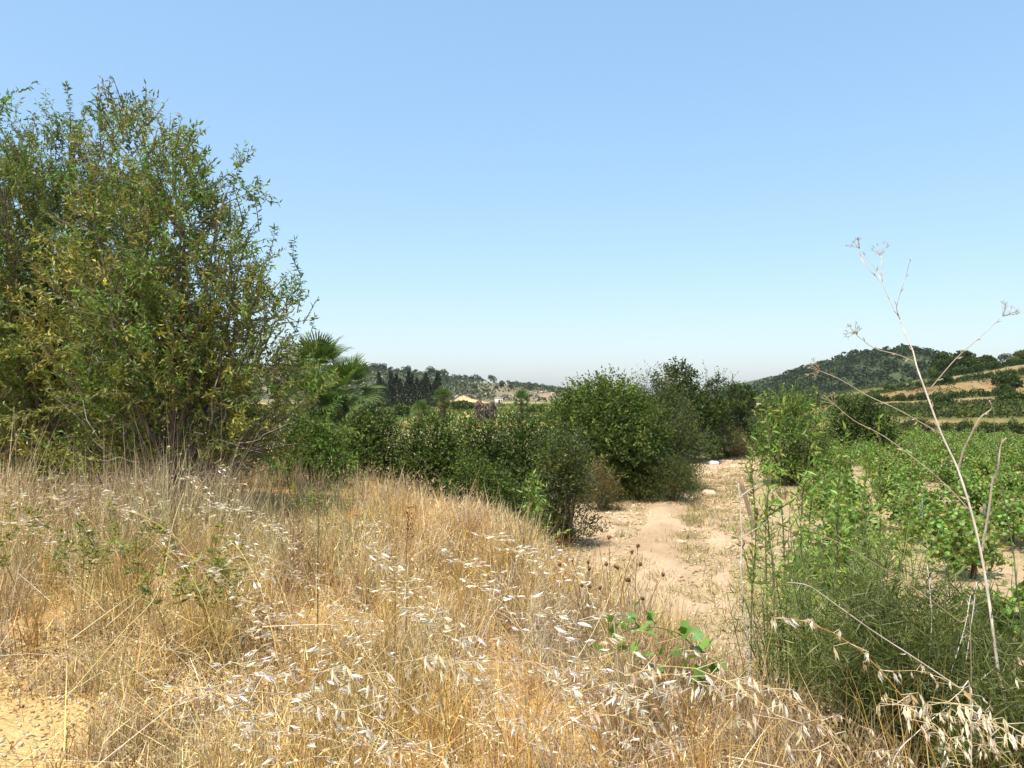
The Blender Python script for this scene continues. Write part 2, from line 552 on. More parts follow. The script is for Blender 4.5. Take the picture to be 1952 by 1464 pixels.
def shrub(name, label, cat, u0, u1, vtop, d, pal, leaf=(.085, .04), dens=1.0, seed=0, lobes=16, depth=.9, mat=None, group=None,
          base_z=None, sl=.32, low=.0, bare=False, jag=.25, body=.26):
    rng = np.random.default_rng(seed + 100)
    x0, x1 = (u0 - CX) / F * d, (u1 - CX) / F * d
    x = (x0 + x1) / 2
    gz = Gs(x, d) if base_z is None else base_z
    top = EYE - (vtop - HY) / F * d
    h = (top - gz) * .97; rx = (x1 - x0) / 2 * 1.06; ry = rx * depth
    root = thing(name, label, cat, (x, d, gz), group)
    pal = pal * .95
    gf, gs = Geo(), Geo()
    area = rx * ry * 4 + 2 * (rx + ry) * h
    per = 7
    nspr = int(area * 980 * dens * (.07 / leaf[0]) ** 1.7 / per)
    cs = []
    for i in range(int(lobes * 1.6)):
        a = rng.uniform(0, 2 * np.pi); q = math.sqrt(rng.uniform(0, 1)) * .8
        lx, ly = math.cos(a) * q * rx, math.sin(a) * q * ry
        dome = math.sqrt(max(1 - q * q, 0.05))
        lr = rng.uniform(.2, .4) * min(rx, h * .75)
        lz = max(rng.uniform(low + .22, 1) * h * dome - lr * .55, lr * .5 + low * h)
        cs.append((lx, ly, lz, lr))
    cs.append((0, 0, h * .5, min(rx, h) * .5))
    cs.append((rng.uniform(-.3, .3) * rx, 0, h - min(rx, h) * .3, min(rx, h) * .3))
    wts = np.array([c_[3] ** 2 for c_ in cs]); wts /= wts.sum()
    sprig_cloud(gf, (0, 0, h * (.46 + low * .3)), rx * (.7 + .2 * body), ry * (.7 + .2 * body), h * (.47 - low * .3), int(nspr * body), per, leaf[0] * 1.15, leaf[1] * 1.2, sl, pal, rng, lower=-.9)
    for (lx, ly, lz, lr), w in zip(cs, wts):
        sub = pal[rng.integers(0, len(pal), 2)] * rng.uniform(.65, 1.45)
        sprig_cloud(gf, (lx, ly, lz), lr * rng.uniform(.9, 1.2), lr * rng.uniform(.9, 1.2), lr * rng.uniform(.8, 1.1),
                    max(8, int(nspr * w)), per, leaf[0] * 1.15, leaf[1] * 1.2, sl, sub, rng, lower=-.75)
        if not bare:
            mid = np.array([lx * .5 + rng.normal() * .1, ly * .5, lz * .45])
            polytube(gs, np.array([(rng.normal() * .08, rng.normal() * .08, -.08), mid, (lx, ly, lz)]), .035 + .012 * h, .008, 5, lin(105, 90, 72) * rng.uniform(.7, 1.1), 3)
    # a few shoots break the outline
    ns = int(30 * dens * rx)
    if ns:
        ang = rng.uniform(0, 2 * np.pi, ns); q = np.sqrt(rng.uniform(0, 1, ns)) * .8
        P = np.stack([np.cos(ang) * q * rx, np.sin(ang) * q * ry, h * np.sqrt(1 - q * q * .8) * rng.uniform(.8, .98, ns)], 1)
        ax = unit(np.stack([np.cos(ang) * q, np.sin(ang) * q, np.ones(ns)], 1) + rdir(ns, rng) * .35)
        L = rng.uniform(.4, 1.4, ns) * jag
        tubes(gs, P, P + ax * L[:, None], .006, .003, 3, lin(95, 90, 60))
        k = np.repeat(np.arange(ns), 9); t = np.tile(np.linspace(.05, 1, 9), ns)
        leaves(gf, P[k] + ax[k] * (L[k] * t)[:, None], unit(ax[k] * .7 + rdir(len(k), rng)), leaf[0], leaf[1], pick(pal, len(k), rng), .2, rng)
    gf.build("foliage", mat or M_GLOSSY, root)
    gs.build("stems", M_BARK, root)
    return root


def branchy(base, limbs, rng, levels, leafL=(.06, .095), leafW=.023, leaf_pal=GREEN, leaf_step=.03, up=.12, spread=.75,
            bark=lin(104, 96, 86), palfn=None, thin=1.0, pre=None):
    """vase-shaped branching tree: returns (wood, leaf) geometry in local coordinates.
    levels: (length, children per metre, wiggle, radius)"""
    wood, fol = Geo(), Geo()
    LP, LD, LC = [], [], []
    segs = {5: [], 4: [], 3: []}

    def grow(p, d, L, r, lv):
        n = max(3, int(L / (.16 if lv < 2 else .09)))
        st = L / n
        pts = [p.copy()]
        wig = levels[lv][2]
        last = lv == len(levels) - 1
        for i in range(n):
            d = d + rng.normal(size=3) * wig + np.array([0, 0, up * (.6 if lv == 0 else 1.0)])
            d /= np.linalg.norm(d)
            q = p + d * st
            ra = r * (1 - .75 * i / n); rb = r * (1 - .75 * (i + 1) / n)
            segs[5 if lv == 0 else (4 if lv == 1 else 3)].append((*p, *q, ra, rb))
            p = q; pts.append(p)
            if not last and i >= n * (.1 if lv == 0 else .12):
                ncd = rng.poisson(levels[lv + 1][1] * st)
                for _ in range(ncd):
                    side = rng.normal(size=3); side -= d * (side @ d); side /= np.linalg.norm(side)
                    nd = d * (1 - spread * .45) + side * spread * rng.uniform(.5, 1.1); nd /= np.linalg.norm(nd)
                    f = 1 - .55 * i / n
                    grow(p.copy(), nd, levels[lv + 1][0] * rng.uniform(.5, 1.2) * f, min(rb * .6, levels[lv + 1][3]), lv + 1)
        if lv >= len(levels) - 2:
            tone = palfn(pts[-1], rng) if palfn else leaf_pal[rng.integers(0, len(leaf_pal))]
            a0 = .35 if lv < len(levels) - 1 else .08
            if rng.random() < thin:
                m = int(L * (1 - a0) / leaf_step)
                t = np.linspace(a0, 1, max(m, 1)) * n
                i0 = np.minimum(t.astype(int), n - 1); ff = t - i0
                P_ = np.array(pts)
                PP = P_[i0] * (1 - ff)[:, None] + P_[i0 + 1] * ff[:, None]
                DD_ = np.repeat((P_[-1] - P_[0])[None] / max(np.linalg.norm(P_[-1] - P_[0]), 1e-6), len(PP), 0)
                LP.append(PP); LD.append(DD_); LC.append(np.repeat(tone[None], len(PP), 0))

    for (d, L, r) in limbs:
        d = np.array(d, float); d /= np.linalg.norm(d)
        grow(np.array(base, float) + d * .02, d, L, r * .8, 0)
    for sd_, lst in segs.items():
        if lst:
            a = np.array(lst)
            tubes(wood, a[:, :3], a[:, 3:6], a[:, 6], a[:, 7], sd_, pick(bark[None], len(a), rng, .12))
    if LP:
        P = np.concatenate(LP); D = np.concatenate(LD); C = np.concatenate(LC)
        n = len(P)
        D = unit(D * .75 + rdir(n, rng) * .8 + [0, 0, -.12])
        C = np.clip(C * (1 + rng.normal(size=(n, 1)) * .2), .003, .9)
        leaves(fol, P, D, rng.uniform(*leafL, n), rng.uniform(.75, 1.25, n) * leafW, C, .3, rng)
    return wood, fol


# ------------------------------------------------------------------ the almond trees on the left
def almond_pal(cut):
    def f(p, rng):
        q = noise2(p[0] * 1.1 + 5, p[2] * 1.1 + p[1] * .6, 1.0) + rng.normal() * .12 - .07 * (p[2] - 3)
        if q > cut + .22: return YELLOW[rng.integers(0, 4)] * 1.4
        if q > cut - .08: return OLIVE[rng.integers(0, 4)] * 1.75
        return (GREEN * 1.55 if rng.random() < .7 else FRESH * 1.5)[rng.integers(0, 4)]
    return f


def almond(name, label, u, d, limbs, levels, seed, cut, fill=(), shoots=(), twigs=0, thinf=1.0, **kw):
    x = (u - CX) / F * d
    gz = Gs(x, d)
    root = thing(name, label, "tree", (x, d, gz))
    rng = np.random.default_rng(seed)
    fork = kw.pop("fork", .45)
    wood, fol = branchy((0, 0, fork), limbs, rng, levels, palfn=almond_pal(cut), **kw)
    tr = Geo()
    polytube(tr, np.array([(0.02, 0, -.1), (.0, 0, .12), (-.02, .02, fork * .7), (0, 0, fork + .05)]), 13e-2, .09, 9, lin(96, 84, 74), 3)
    for (lu, lv, ld, lr, lz, ns) in fill:
        p = px(lu, lv, d + ld) - np.array([x, d, gz])
        sub = np.array([almond_pal(cut)(p + rng.normal(size=3) * .4, rng) for _ in range(7)])
        sprig_cloud(fol, p, lr, lr, lz, int(ns * thinf), 13, .082, .024, .34, sub, rng, lower=-.95, up=.7, stem=wood)
    for (su, sv, sd_, sl_) in shoots:                     # upright leafy shoots above the crown
        p = px(su, sv, d + sd_) - np.array([x, d, gz]); b0 = p - np.array([rng.normal() * .12, rng.normal() * .1, sl_])
        q = smooth_line(np.array([b0, (b0 + p) / 2 + rng.normal(size=3) * .03, p]), 10)
        polytube(wood, q, .008, .002, 4, lin(110, 100, 80))
        n = int(sl_ / .014); t = rng.uniform(0, 1, n) ** .8 * (len(q) - 1.01); i0 = t.astype(int)
        leaves(fol, q[i0] + (q[i0 + 1] - q[i0]) * (t - i0)[:, None], unit(rdir(n, rng) * [1, 1, .5] + [0, 0, .25]), rng.uniform(.06, .1, n), .024, pick(np.concatenate([GREEN * 1.4, FRESH * 1.3]), n, rng), .3, rng)
    for i in range(twigs):                                # bare grey lower twigs, mostly to the right
        a0 = rng.uniform(-1.1, 1.1) if rng.random() < .7 else rng.uniform(2, 4.3)
        dv = np.array([math.cos(a0), math.sin(a0) * .9, rng.uniform(.1, .9)]); p = np.array([0, 0, fork]) + dv * rng.uniform(.1, .9)
        q = [p]
        for k in range(7):
            dv = dv + rng.normal(size=3) * .28 + [0, 0, -.03]; dv /= np.linalg.norm(dv); p = p + dv * rng.uniform(.09, .2); q.append(p)
        polytube(wood, np.array(q), .009, .002, 4, pick(lin(150, 140, 128)[None], 1, rng)[0], 2)
    tr.build("trunk", M_BARK, root, smooth=True)
    wood.build("branches", M_BARK, root)
    fol.build("crown", M_LEAF, root)
    return root


almond("almond_tree", "slender almond tree with visible forked grey trunk and yellowing leaves, in dry grass", 338, 10.4,
       [((-.12, .1, 1), 4.0, .055), ((.12, -.15, 1), 3.8, .055), ((-.5, .1, 1), 3.9, .05), ((.5, .05, .85), 2.3, .045), ((.1, .5, 1), 3.9, .045),
        ((-.35, -.4, 1), 3.4, .045), ((.85, -.1, .42), 2.0, .035), ((-.85, .15, .6), 2.7, .04), ((.45, .45, 1), 2.6, .04), ((-.1, -.35, 1.1), 3.6, .045)],
       [(4, 0, .05, .05), (1.4, 5.6, .09, .011), (.5, 12, .11, .004)], 5, .56, leaf_step=.019, up=.07, spread=.78,
       fill=[(300, 330, 0, .55, .6, 150), (235, 290, .2, .5, .6, 150), (350, 390, .1, .45, .5, 110), (330, 470, -.3, .7, .6, 230), (230, 460, 0, .7, .7, 240), (415, 480, .2, .4, .45, 80),
             (180, 600, .1, .7, .7, 230), (290, 610, -.5, .75, .6, 240), (400, 590, -.2, .65, .6, 190), (470, 600, .1, .45, .5, 70), (240, 740, .2, .7, .5, 190), (350, 730, -.3, .75, .5, 200),
             (460, 710, -.1, .6, .45, 150), (530, 690, .2, .4, .35, 26), (510, 790, .0, .4, .35, 30), (420, 820, .1, .6, .4, 90), (250, 830, .4, .6, .35, 100), (200, 880, .1, .7, .25, 90), (400, 880, .2, .6, .25, 70), (300, 860, .5, .6, .3, 80), (545, 620, .2, .3, .3, 14)], twigs=55, thinf=.7,
       shoots=[(215, 190, 0, .9), (275, 232, .1, .6), (365, 250, 0, .7), (398, 285, .2, .6), (440, 340, 0, .5), (482, 370, .1, .5), (525, 432, 0, .5), (562, 455, .2, .5), (572, 525, 0, .5), (600, 605, .1, .5), (330, 262, -.2, .5), (245, 225, .2, .6), (310, 240, .3, .6)])
almond("almond_tree", "tall dense almond tree with upright top shoots, cut by the photograph's left edge", 95, 12.6,
       [((0, 0, 1), 5.4, .06), ((.25, -.1, 1), 5.2, .06), ((-.35, .1, 1), 5.0, .06), ((.5, .1, 1), 4.8, .05), ((.1, -.5, 1), 4.9, .05),
        ((.15, .5, 1), 4.8, .05), ((-.7, -.2, 1), 4.4, .05), ((.75, .3, 1.0), 4.0, .05), ((-.3, -.6, 1), 4.4, .05), ((.7, -.35, .9), 3.5, .05), ((-.6, .5, .8), 3.6, .05)],
       [(4, 0, .04, .05), (1.5, 4.8, .08, .012), (.6, 11, .10, .004)], 9, .57, leaf_step=.019, up=.08, spread=.75,
       fill=[(100, 330, 0, .7, .6, 200), (20, 380, .3, .8, .6, 220), (150, 400, .2, .7, .7, 200), (60, 500, -.2, .9, .8, 300), (150, 560, .1, .8, .7, 240), (20, 620, -.3, .9, .7, 280),
             (110, 680, -.1, .9, .7, 260), (20, 760, .1, .9, .6, 240), (150, 790, .2, .8, .5, 180), (70, 840, -.2, .8, .4, 170), (20, 900, -.2, .8, .25, 130), (140, 900, .0, .8, .25, 130)],
       shoots=[(127, 160, 0, 1.1), (168, 200, .1, .8), (15, 262, .1, .7), (70, 262, .3, .6), (110, 235, .2, .7), (150, 230, -.2, .7), (45, 290, 0, .6), (190, 255, .2, .6)])
almond("almond_tree", "leafy almond tree standing behind and between the two nearer almonds", 210, 14.6,
       [((0, 0, 1), 5.0, .06), ((.3, 0, 1), 5.0, .06), ((-.4, .1, 1), 4.6, .06), ((.6, -.2, 1), 4.2, .05), ((-.1, .5, 1), 4.4, .05), ((-.7, -.3, 1), 3.8, .05), ((.2, -.5, 1), 4.2, .05)],
       [(4, 0, .04, .05), (1.5, 4.2, .08, .012), (.6, 10, .10, .004)], 21, .62, leaf_step=.03, up=.08, spread=.75)

# ------------------------------------------------------------------ shrubs and bushes
shrub("bush", "dark leafy carob bush in shade behind the almond trunks, far left", "bush", -120, 150, 560, 15.5, DARKG, (.09, .04), .8, 1, 18)  # added dark foliage, stands in for shade inside the left almond's crown
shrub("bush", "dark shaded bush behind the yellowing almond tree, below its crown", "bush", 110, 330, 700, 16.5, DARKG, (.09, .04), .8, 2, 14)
shrub("bush", "green bush showing through the bare lower almond twigs", "bush", 330, 520, 760, 16.0, np.concatenate([DARKG, OLIVE[:1]]), (.08, .035), .8, 3, 12)
shrub("shrub", "low bright green shrub beneath the fan palm fronds", "shrub", 515, 670, 805, 14.6, np.concatenate([GREEN, FRESH[:1]]), (.07, .03), 1.0, 4, 12)
shrub("shrub", "rounded mastic shrub right of the fan palm, dark gap on its face", "shrub", 640, 780, 784, 16.2, np.concatenate([DARKG, GREEN]), (.062, .03), 1.0, 5, 14)
shrub("shrub", "dense mastic shrub in the middle of the hedge above russet grass", "shrub", 735, 890, 796, 15.6, np.concatenate([DARKG, GREEN]), (.062, .03), 1.0, 6, 15)
shrub("shrub", "broad dark mastic shrub under the small distant palms", "shrub", 830, 985, 812, 16.8, np.concatenate([DARKG, GREEN, GREEN]), (.062, .03), 1.0, 7, 18)
shrub("shrub", "mastic shrub with bright yellow-green tips left of the big round bush", "shrub", 925, 1070, 792, 17.6, np.concatenate([GREEN, DARKG, FRESH[:1] * .8]), (.062, .03), 1.0, 8, 16)
shrub("shrub", "grey-green dry shrub at the foot of the hedge beside the track", "shrub", 1015, 1125, 832, 15.8, np.concatenate([OLIVE, GREYG, DARKG]), (.06, .022), 1.0, 9, 12, sl=.4)
shrub("shrub", "low dark shrub at the front of the hedge over golden grass", "shrub", 835, 1020, 872, 14.6, np.concatenate([DARKG, GREEN]), (.062, .03), 1.0, 10, 14)
shrub("bush", "big round carob bush beside the bend of the dirt track", "bush", 1022, 1278, 708, 24.0, np.concatenate([GREEN, DARKG, FRESH[:1] * .7, OLIVE[:1]]) * 1.3, (.085, .042), 1.0, 11, 26, depth=.9, body=.75, jag=.05)
shrub("bush", "feathery olive-grey bush leaning on the big round carob bush", "bush", 1190, 1335, 712, 25.0, np.concatenate([OLIVE, GREYG, DARKG]), (.075, .022), 1.1, 12, 16, sl=.5)
shrub("shrub", "low yellow-olive broom shrub at the edge of the dirt track", "shrub", 1215, 1325, 868, 22.6, np.concatenate([OLIVE * .8, DARKG]), (.06, .015), 1.0, 13, 9, sl=.4)
shrub("shrub", "brownish dry shrub between the hedge and the round bush", "shrub", 1110, 1180, 888, 21.2, np.concatenate([OLIVE * .8, RUSSET * .8]), (.05, .014), .9, 14, 8, sl=.35)
shrub("tree", "bushy dark tree rising behind the big round bush", "tree", 1238, 1352, 684, 36, DARKG, (.13, .06), 1.0, 15, 22, depth=1.0, jag=.2)
shrub("poplar", "slim feathery poplar right of the bushy dark tree", "tree", 1330, 1388, 716, 37, np.concatenate([GREEN * .8, GREYG * .7]), (.13, .05), .9, 16, 12, jag=.9)
shrub("poplar", "short feathery poplar next to the round pine", "tree", 1375, 1424, 730, 39, np.concatenate([GREEN * .7, GREYG * .7]), (.13, .05), .9, 17, 10, jag=.9)
shrub("shrub", "dark hedge shrub behind the end of the dirt track", "shrub", 1320, 1460, 770, 41, DARKG, (.13, .06), .9, 18, 14)
shrub("shrub", "brown-green dry scrub shrub at the far bend of the dirt track", "shrub", 1335, 1430, 822, 38, np.concatenate([OLIVE * .8, RUSSET, GREYG * .8]), (.09, .02), .9, 19, 9, sl=.5)
shrub("bush", "dark round bush standing at the far side of the vineyard", "bush", 1572, 1702, 752, 40, np.concatenate([DARKG, GREEN[:2]]), (.13, .06), 1.0, 20, 18)
shrub("bush", "yellow-green bush at the near corner of the vineyard", "bush", 1440, 1580, 742, 27, np.concatenate([OLIVE * 1.6, FRESH * 1.2, GREEN * 1.2]), (.09, .03), .9, 21, 14, sl=.5)
shrub("shrub", "olive scrub shrub at the foot of the terraces", "shrub", 1690, 1800, 806, 56, np.concatenate([OLIVE * .8, GREYG * .7]), (.16, .07), .9, 22, 9)
shrub("shrub", "wide low brown scrub behind the vineyard rows", "shrub", 1780, 1900, 838, 53, np.concatenate([RUSSET, OLIVE]), (.13, .04), .7, 23, 8)


# ------------------------------------------------------------------ fan palms
def frond_mesh(name, rng, n=26, L=.75, span=3.5, pal=GREEN, petiole=.6, droop=.25, mat=None):
    g = Geo()
    polytube(g, np.array([(0, 0, 0), (petiole * .5, 0, .04), (petiole, 0, 0)]), .012, .008, 4, lin(120, 120, 60), 2)
    c0 = np.array([petiole, 0, 0])
    for i in range(n):
        a = -span / 2 + span * i / (n - 1)
        ln = L * (.72 + .28 * math.cos(a * .8)) * rng.uniform(.9, 1.08)
        cup = .28
        d = np.array([math.cos(a), math.sin(a), cup * abs(math.sin(a)) ** 1.2])
        d /= np.linalg.norm(d)
        s = np.array([-math.sin(a), math.cos(a), 0.0])
        w = .021 * L / .75
        p1 = c0 + d * ln * .5; p2 = c0 + d * ln * .8 - np.array([0, 0, droop * .25 * ln]); p3 = c0 + d * ln - np.array([0, 0, droop * ln * rng.uniform(.4, 1.4)])
        up = np.array([0, 0, .012])
        V = [c0, p1 - s * w, p1 + up, p1 + s * w, p2 - s * w * .8, p2 + up * .8, p2 + s * w * .8, p3]
        T = [[0, 1, 2], [0, 2, 3], [1, 4, 5], [1, 5, 2], [2, 5, 6], [2, 6, 3], [4, 7, 5], [5, 7, 6]]
        g.add(V, T, None, pick(pal, 1, rng, .12)[0])
    return g.mesh(name, mat or M_GLOSSY)


_rp = np.random.default_rng(77)
PALMG = np.array([[.095, .15, .035], [.125, .18, .042], [.08, .125, .03]])
FR = [frond_mesh("frond", _rp, pal=PALMG, droop=dr) for dr in (.12, .2, .3)]
FRD = [frond_mesh("dead_frond", _rp, n=16, span=2.6, pal=np.array([[.42, .33, .18], [.36, .27, .13]]), droop=.9, mat=M_STRAW) for _ in range(2)]


def frond_at(root, me, pos, az, el, sc, rng, name="frond"):
    m = Matrix.Translation(Vector(pos)) @ Matrix.Rotation(az, 4, 'Z') @ Matrix.Rotation(-el, 4, 'Y') @ Matrix.Rotation(rng.normal() * .35, 4, 'X') @ Matrix.Scale(sc, 4)
    return place(name, me, root, mw=m)


def palm(label, u, d, crowns, seed, group=None, base=None, sc=1.0):
    rng = np.random.default_rng(seed)
    x = (u - CX) / F * d; gz = Gs(x, d) if base is None else base
    root = thing("fan_palm", label, "palm", (x, d, gz), group)
    for (cu, cv, cd, nf, fs, nd) in crowns:
        p = px(cu, cv, cd) - np.array([x, d, gz])
        tr = Geo()
        b0 = np.array([p[0] * .35, p[1] * .35, -.1])
        line = smooth_line(np.array([b0, (b0 + p) / 2 + [0.05, 0, 0], p]), 6)
        polytube(tr, line, .13 * fs * sc, .11 * fs * sc, 9, lin(92, 74, 56))
        # shaggy stubs of old leaf bases
        m = 90
        k = rng.integers(0, len(line), m); a = rng.uniform(0, 2 * np.pi, m)
        o = np.stack([np.cos(a), np.sin(a), np.zeros(m)], 1)
        leaves(tr, line[k] + o * .1 * fs * sc, o + [0, 0, .9], .16 * fs * sc, .05 * fs * sc, pick(np.array([lin(110, 88, 62), lin(140, 115, 82)]), m, rng), .2, rng)
        tr.build("trunk", M_BARK, root)
        for i in range(nf):
            t = (i + .5) / nf
            el = math.radians(82 - 115 * t) + rng.normal() * .12
            frond_at(root, FR[rng.integers(0, 3)], p + np.array([0, 0, .02]), i * 2.39996 + rng.normal() * .2, el, fs * rng.uniform(.85, 1.15), rng)
        for i in range(nd):
            frond_at(root, FRD[i % 2], p - np.array([0, 0, .12]), rng.uniform(0, 6.28), math.radians(rng.uniform(-60, -20)), fs * rng.uniform(.7, 1), rng, "dead_frond")
    return root


palm("large many-stemmed fan palm with fanned green and dry fronds beside the almond tree", 620, 19.0,
     [(606, 712, 19.4, 24, .72, 4), (592, 770, 18.2, 22, .72, 6), (660, 752, 18.8, 22, .72, 7), (640, 800, 18.2, 12, .65, 6)], 31)
palm("small distant fan palm with tuft and shaggy stump, tallest of the field palms", 843, 92, [(843, 760, 92, 30, 1.05, 8)], 32, sc=2.6)
palm("small squat fan palm in the field left of the taller one", 801, 78, [(801, 785, 78, 22, .95, 3)], 33, sc=1.8)
palm("small round-headed fan palm in the field right of the dead palm stumps", 994, 100, [(994, 765, 100, 26, 1.15, 2)], 34, sc=1.6)


def stump(u, d, h, seed, label):
    rng = np.random.default_rng(seed)
    x = (u - CX) / F * d; gz = Gs(x, d)
    root = thing("dead_palm", label, "dead palm", (x, d, gz), "dead palm stumps")
    g = Geo()
    line = np.array([(0, 0, -.2), (.05, 0, h * .5), (.0, .05, h)])
    polytube(g, line, .34, .28, 8, lin(96, 76, 62), 4)
    g.build("trunk", M_BARK, root)
    g = Geo()
    m = 160
    z = rng.uniform(.35, 1.0, m) * h; a = rng.uniform(0, 6.28, m)
    o = np.stack([np.cos(a), np.sin(a), np.zeros(m)], 1)
    leaves(g, o * .25 + np.stack([z * 0, z * 0, z], 1), o * .6 + [0, 0, -.9] + rdir(m, rng) * .4, rng.uniform(.4, .9, m), .12, pick(np.array([lin(98, 84, 70), lin(135, 122, 102), lin(72, 60, 50)]), m, rng), .2, rng)
    g.build("dead_fronds", M_STRAW, root)


stump(913, 98, 2.5, 1, "leftmost of three brown dead palm stumps in the field")
stump(926, 96, 2.2, 2, "middle one of three brown dead palm stumps in the field")
stump(939, 98, 2.4, 3, "rightmost of three brown dead palm stumps in the field")


# ------------------------------------------------------------------ the far left: hill pines, conifer windbreak, house, mound
def tree_proto(name, kind, seed, pal):
    rng = np.random.default_rng(seed)
    c, t = Geo(), Geo()
    if kind == "pine":
        for i in range(7):
            a = rng.uniform(0, 6.28); q = rng.uniform(.0, .3)
            blob_cloud(c, (math.cos(a) * q, math.sin(a) * q, rng.uniform(.45, .85)), .24, .24, .16, 90, .085, pal, rng, lower=-.8)
        tubes(t, [[0, 0, -.05]], [[.02, 0, .7]], .03, .015, 6, lin(95, 75, 60))
    elif kind == "cypress":
        for i in range(9):
            z = .1 + .82 * i / 8
            blob_cloud(c, (rng.normal() * .02, rng.normal() * .02, z), .2 * (1.12 - z), .2 * (1.12 - z), .1, 70, .06, pal, rng, lower=-.9)
        tubes(t, [[0, 0, -.05]], [[0, 0, .5]], .03, .015, 6, lin(80, 66, 54))
    else:                                        # citrus / orchard: round to the ground
        for i in range(6):
            a = rng.uniform(0, 6.28); q = rng.uniform(0, .22)
            blob_cloud(c, (math.cos(a) * q, math.sin(a) * q, rng.uniform(.3, .72)), .3, .3, .26, 110, .1, pal, rng, lower=-.8)
        tubes(t, [[0, 0, -.08]], [[0, 0, .3]], .04, .03, 6, lin(95, 80, 66))
    return c.mesh("crown", M_FAR), t.mesh("trunk", M_BARK)


PINEC = np.array([[.040, .062, .022], [.05, .072, .026], [.032, .052, .02]])
PINES = [tree_proto("pine", "pine", 50 + i, PINEC) for i in range(4)]
CYPS = [tree_proto("cypress", "cypress", 60 + i, np.array([[.022, .034, .016], [.03, .045, .02], [.018, .03, .014]])) for i in range(3)]
CITR = [tree_proto("citrus", "citrus", 70 + i, np.array([[.05, .085, .02], [.06, .10, .022], [.04, .07, .018]])) for i in range(4)]


def put(name, protos, label, cat, loc, h, group, i, wide=1.0, rz=None, tilt=0.0):
    me = protos[i % len(protos)]
    r = thing(name, label, cat, loc, group, rz if rz is not None else (i * 1.7) % 6.28)
    r.scale = (h * wide, h * wide, h)
    r.rotation_euler[0] = tilt
    place("crown", me[0], r); place("trunk", me[1], r)
    return r


def ridge_pines():
    rng = np.random.default_rng(5)
    for i, (u, y, h) in enumerate([(672, 545, 6), (680, 560, 6), (692, 550, 6), (712, 545, 10), (722, 548, 10), (733, 550, 9), (742, 560, 6), (757, 555, 7), (772, 548, 9),
                                   (780, 552, 8), (790, 560, 6), (800, 555, 6), (812, 560, 6), (824, 540, 10), (832, 548, 7), (844, 545, 10), (868, 560, 6), (878, 555, 6),
                                   (888, 560, 6), (899, 550, 8), (911, 550, 8), (920, 560, 5), (940, 545, 8), (957, 560, 6), (970, 560, 5), (985, 560, 5), (996, 555, 5),
                                   (1009, 560, 6), (1021, 560, 5), (1034, 555, 6), (702, 500, 7), (745, 490, 7), (850, 500, 6), (955, 480, 7), (975, 470, 6), (1010, 470, 6), (905, 460, 6), (945, 470, 5)]):
        x = (u - CX) / F * y
        put("pine_tree", PINES, "small dark pine on the rocky hill skyline at left", "tree", (x, y, float(left_hill(np.array(x), np.array(float(y)))) - .22 * h),
            h * .9 * rng.uniform(.85, 1.1), "pines on the rocky hill", i, 1.0)
    for i in range(24):
        u = 700 + i * 6.0 + rng.uniform(-2, 2)
        d = 190 + rng.uniform(-8, 14)
        x = (u - CX) / F * d
        top = 718 + 8 * math.sin(i * 1.3) + (14 if i < 4 else 0) + rng.uniform(-4, 8)
        gz = Gs(x, d)
        h = EYE - (top - HY) / F * d - gz
        put("cypress_tree", CYPS, "dark conifer in the windbreak row below the rocky hill", "tree", (x, d, gz), h, "windbreak conifers", i, .95)


ridge_pines()

# scrub over the rocky hill, and its rocks
g = Geo(); rng = np.random.default_rng(8)
n = 4200
X = rng.uniform(-200, 90, n); Y = rng.uniform(385, 575, n)
keep = fbm(X, Y, .04) + rng.uniform(-.2, .2, n) + .3 * sstep(-30, -110, X) > .44
X, Y = X[keep], Y[keep]; Z = left_hill(X, Y)
k = np.repeat(np.arange(len(X)), 10); m = len(k)
sz = rng.uniform(.7, 1.9, len(X))
d = rdir(m, rng); d[:, 2] = np.abs(d[:, 2])
P = np.stack([X, Y, Z], 1)[k] + d * sz[k][:, None] * [1.2, 1.2, .9]
leaves(g, P, unit(d + rdir(m, rng)), sz[k] * .8, sz[k] * .6, pick(np.concatenate([PINEC * 1.3, GREYG * .8]), len(X), rng)[k], .2, rng)
tag(g.build("scrub", M_FAR), "dark evergreen scrub covering the rocky hill", "scrub", None, "stuff")

ICO_V = None


def rock_geo(g, P, S, C, rng, sub=True):
    """irregular small rocks (displaced octahedra subdivided once)"""
    o = np.array([[1, 0, 0], [-1, 0, 0], [0, 1, 0], [0, -1, 0], [0, 0, 1], [0, 0, -1]], float)
    f = np.array([[0, 2, 4], [2, 1, 4], [1, 3, 4], [3, 0, 4], [2, 0, 5], [1, 2, 5], [3, 1, 5], [0, 3, 5]])
    vs = list(o); cache = {}; T = []
    def mid(a, b):
        k = (min(a, b), max(a, b))
        if k not in cache:
            cache[k] = len(vs); v = vs[a] + vs[b]; vs.append(v / np.linalg.norm(v))
        return cache[k]
    if not sub: T = f.tolist()
    for a, b, c_ in (f if sub else []):
        ab, bc, ca = mid(a, b), mid(b, c_), mid(c_, a)
        T += [[a, ab, ca], [ab, b, bc], [ca, bc, c_], [ab, bc, ca]]
    vs = np.array(vs); T = np.array(T); nv = len(vs)
    n = len(P)
    V = vs[None] * rng.uniform(.65, 1.2, (n, nv, 1)) * np.asarray(S)[:, None, :]
    a = rng.uniform(0, 6.28, n); ca, sa = np.cos(a)[:, None], np.sin(a)[:, None]
    V = np.stack([V[..., 0] * ca - V[..., 1] * sa, V[..., 0] * sa + V[..., 1] * ca, V[..., 2]], -1) + np.asarray(P)[:, None, :]
    TT = T[None] + (np.arange(n) * nv)[:, None, None]
    g.add(V, TT.reshape(-1, 3), None, np.repeat(C, nv, 0))


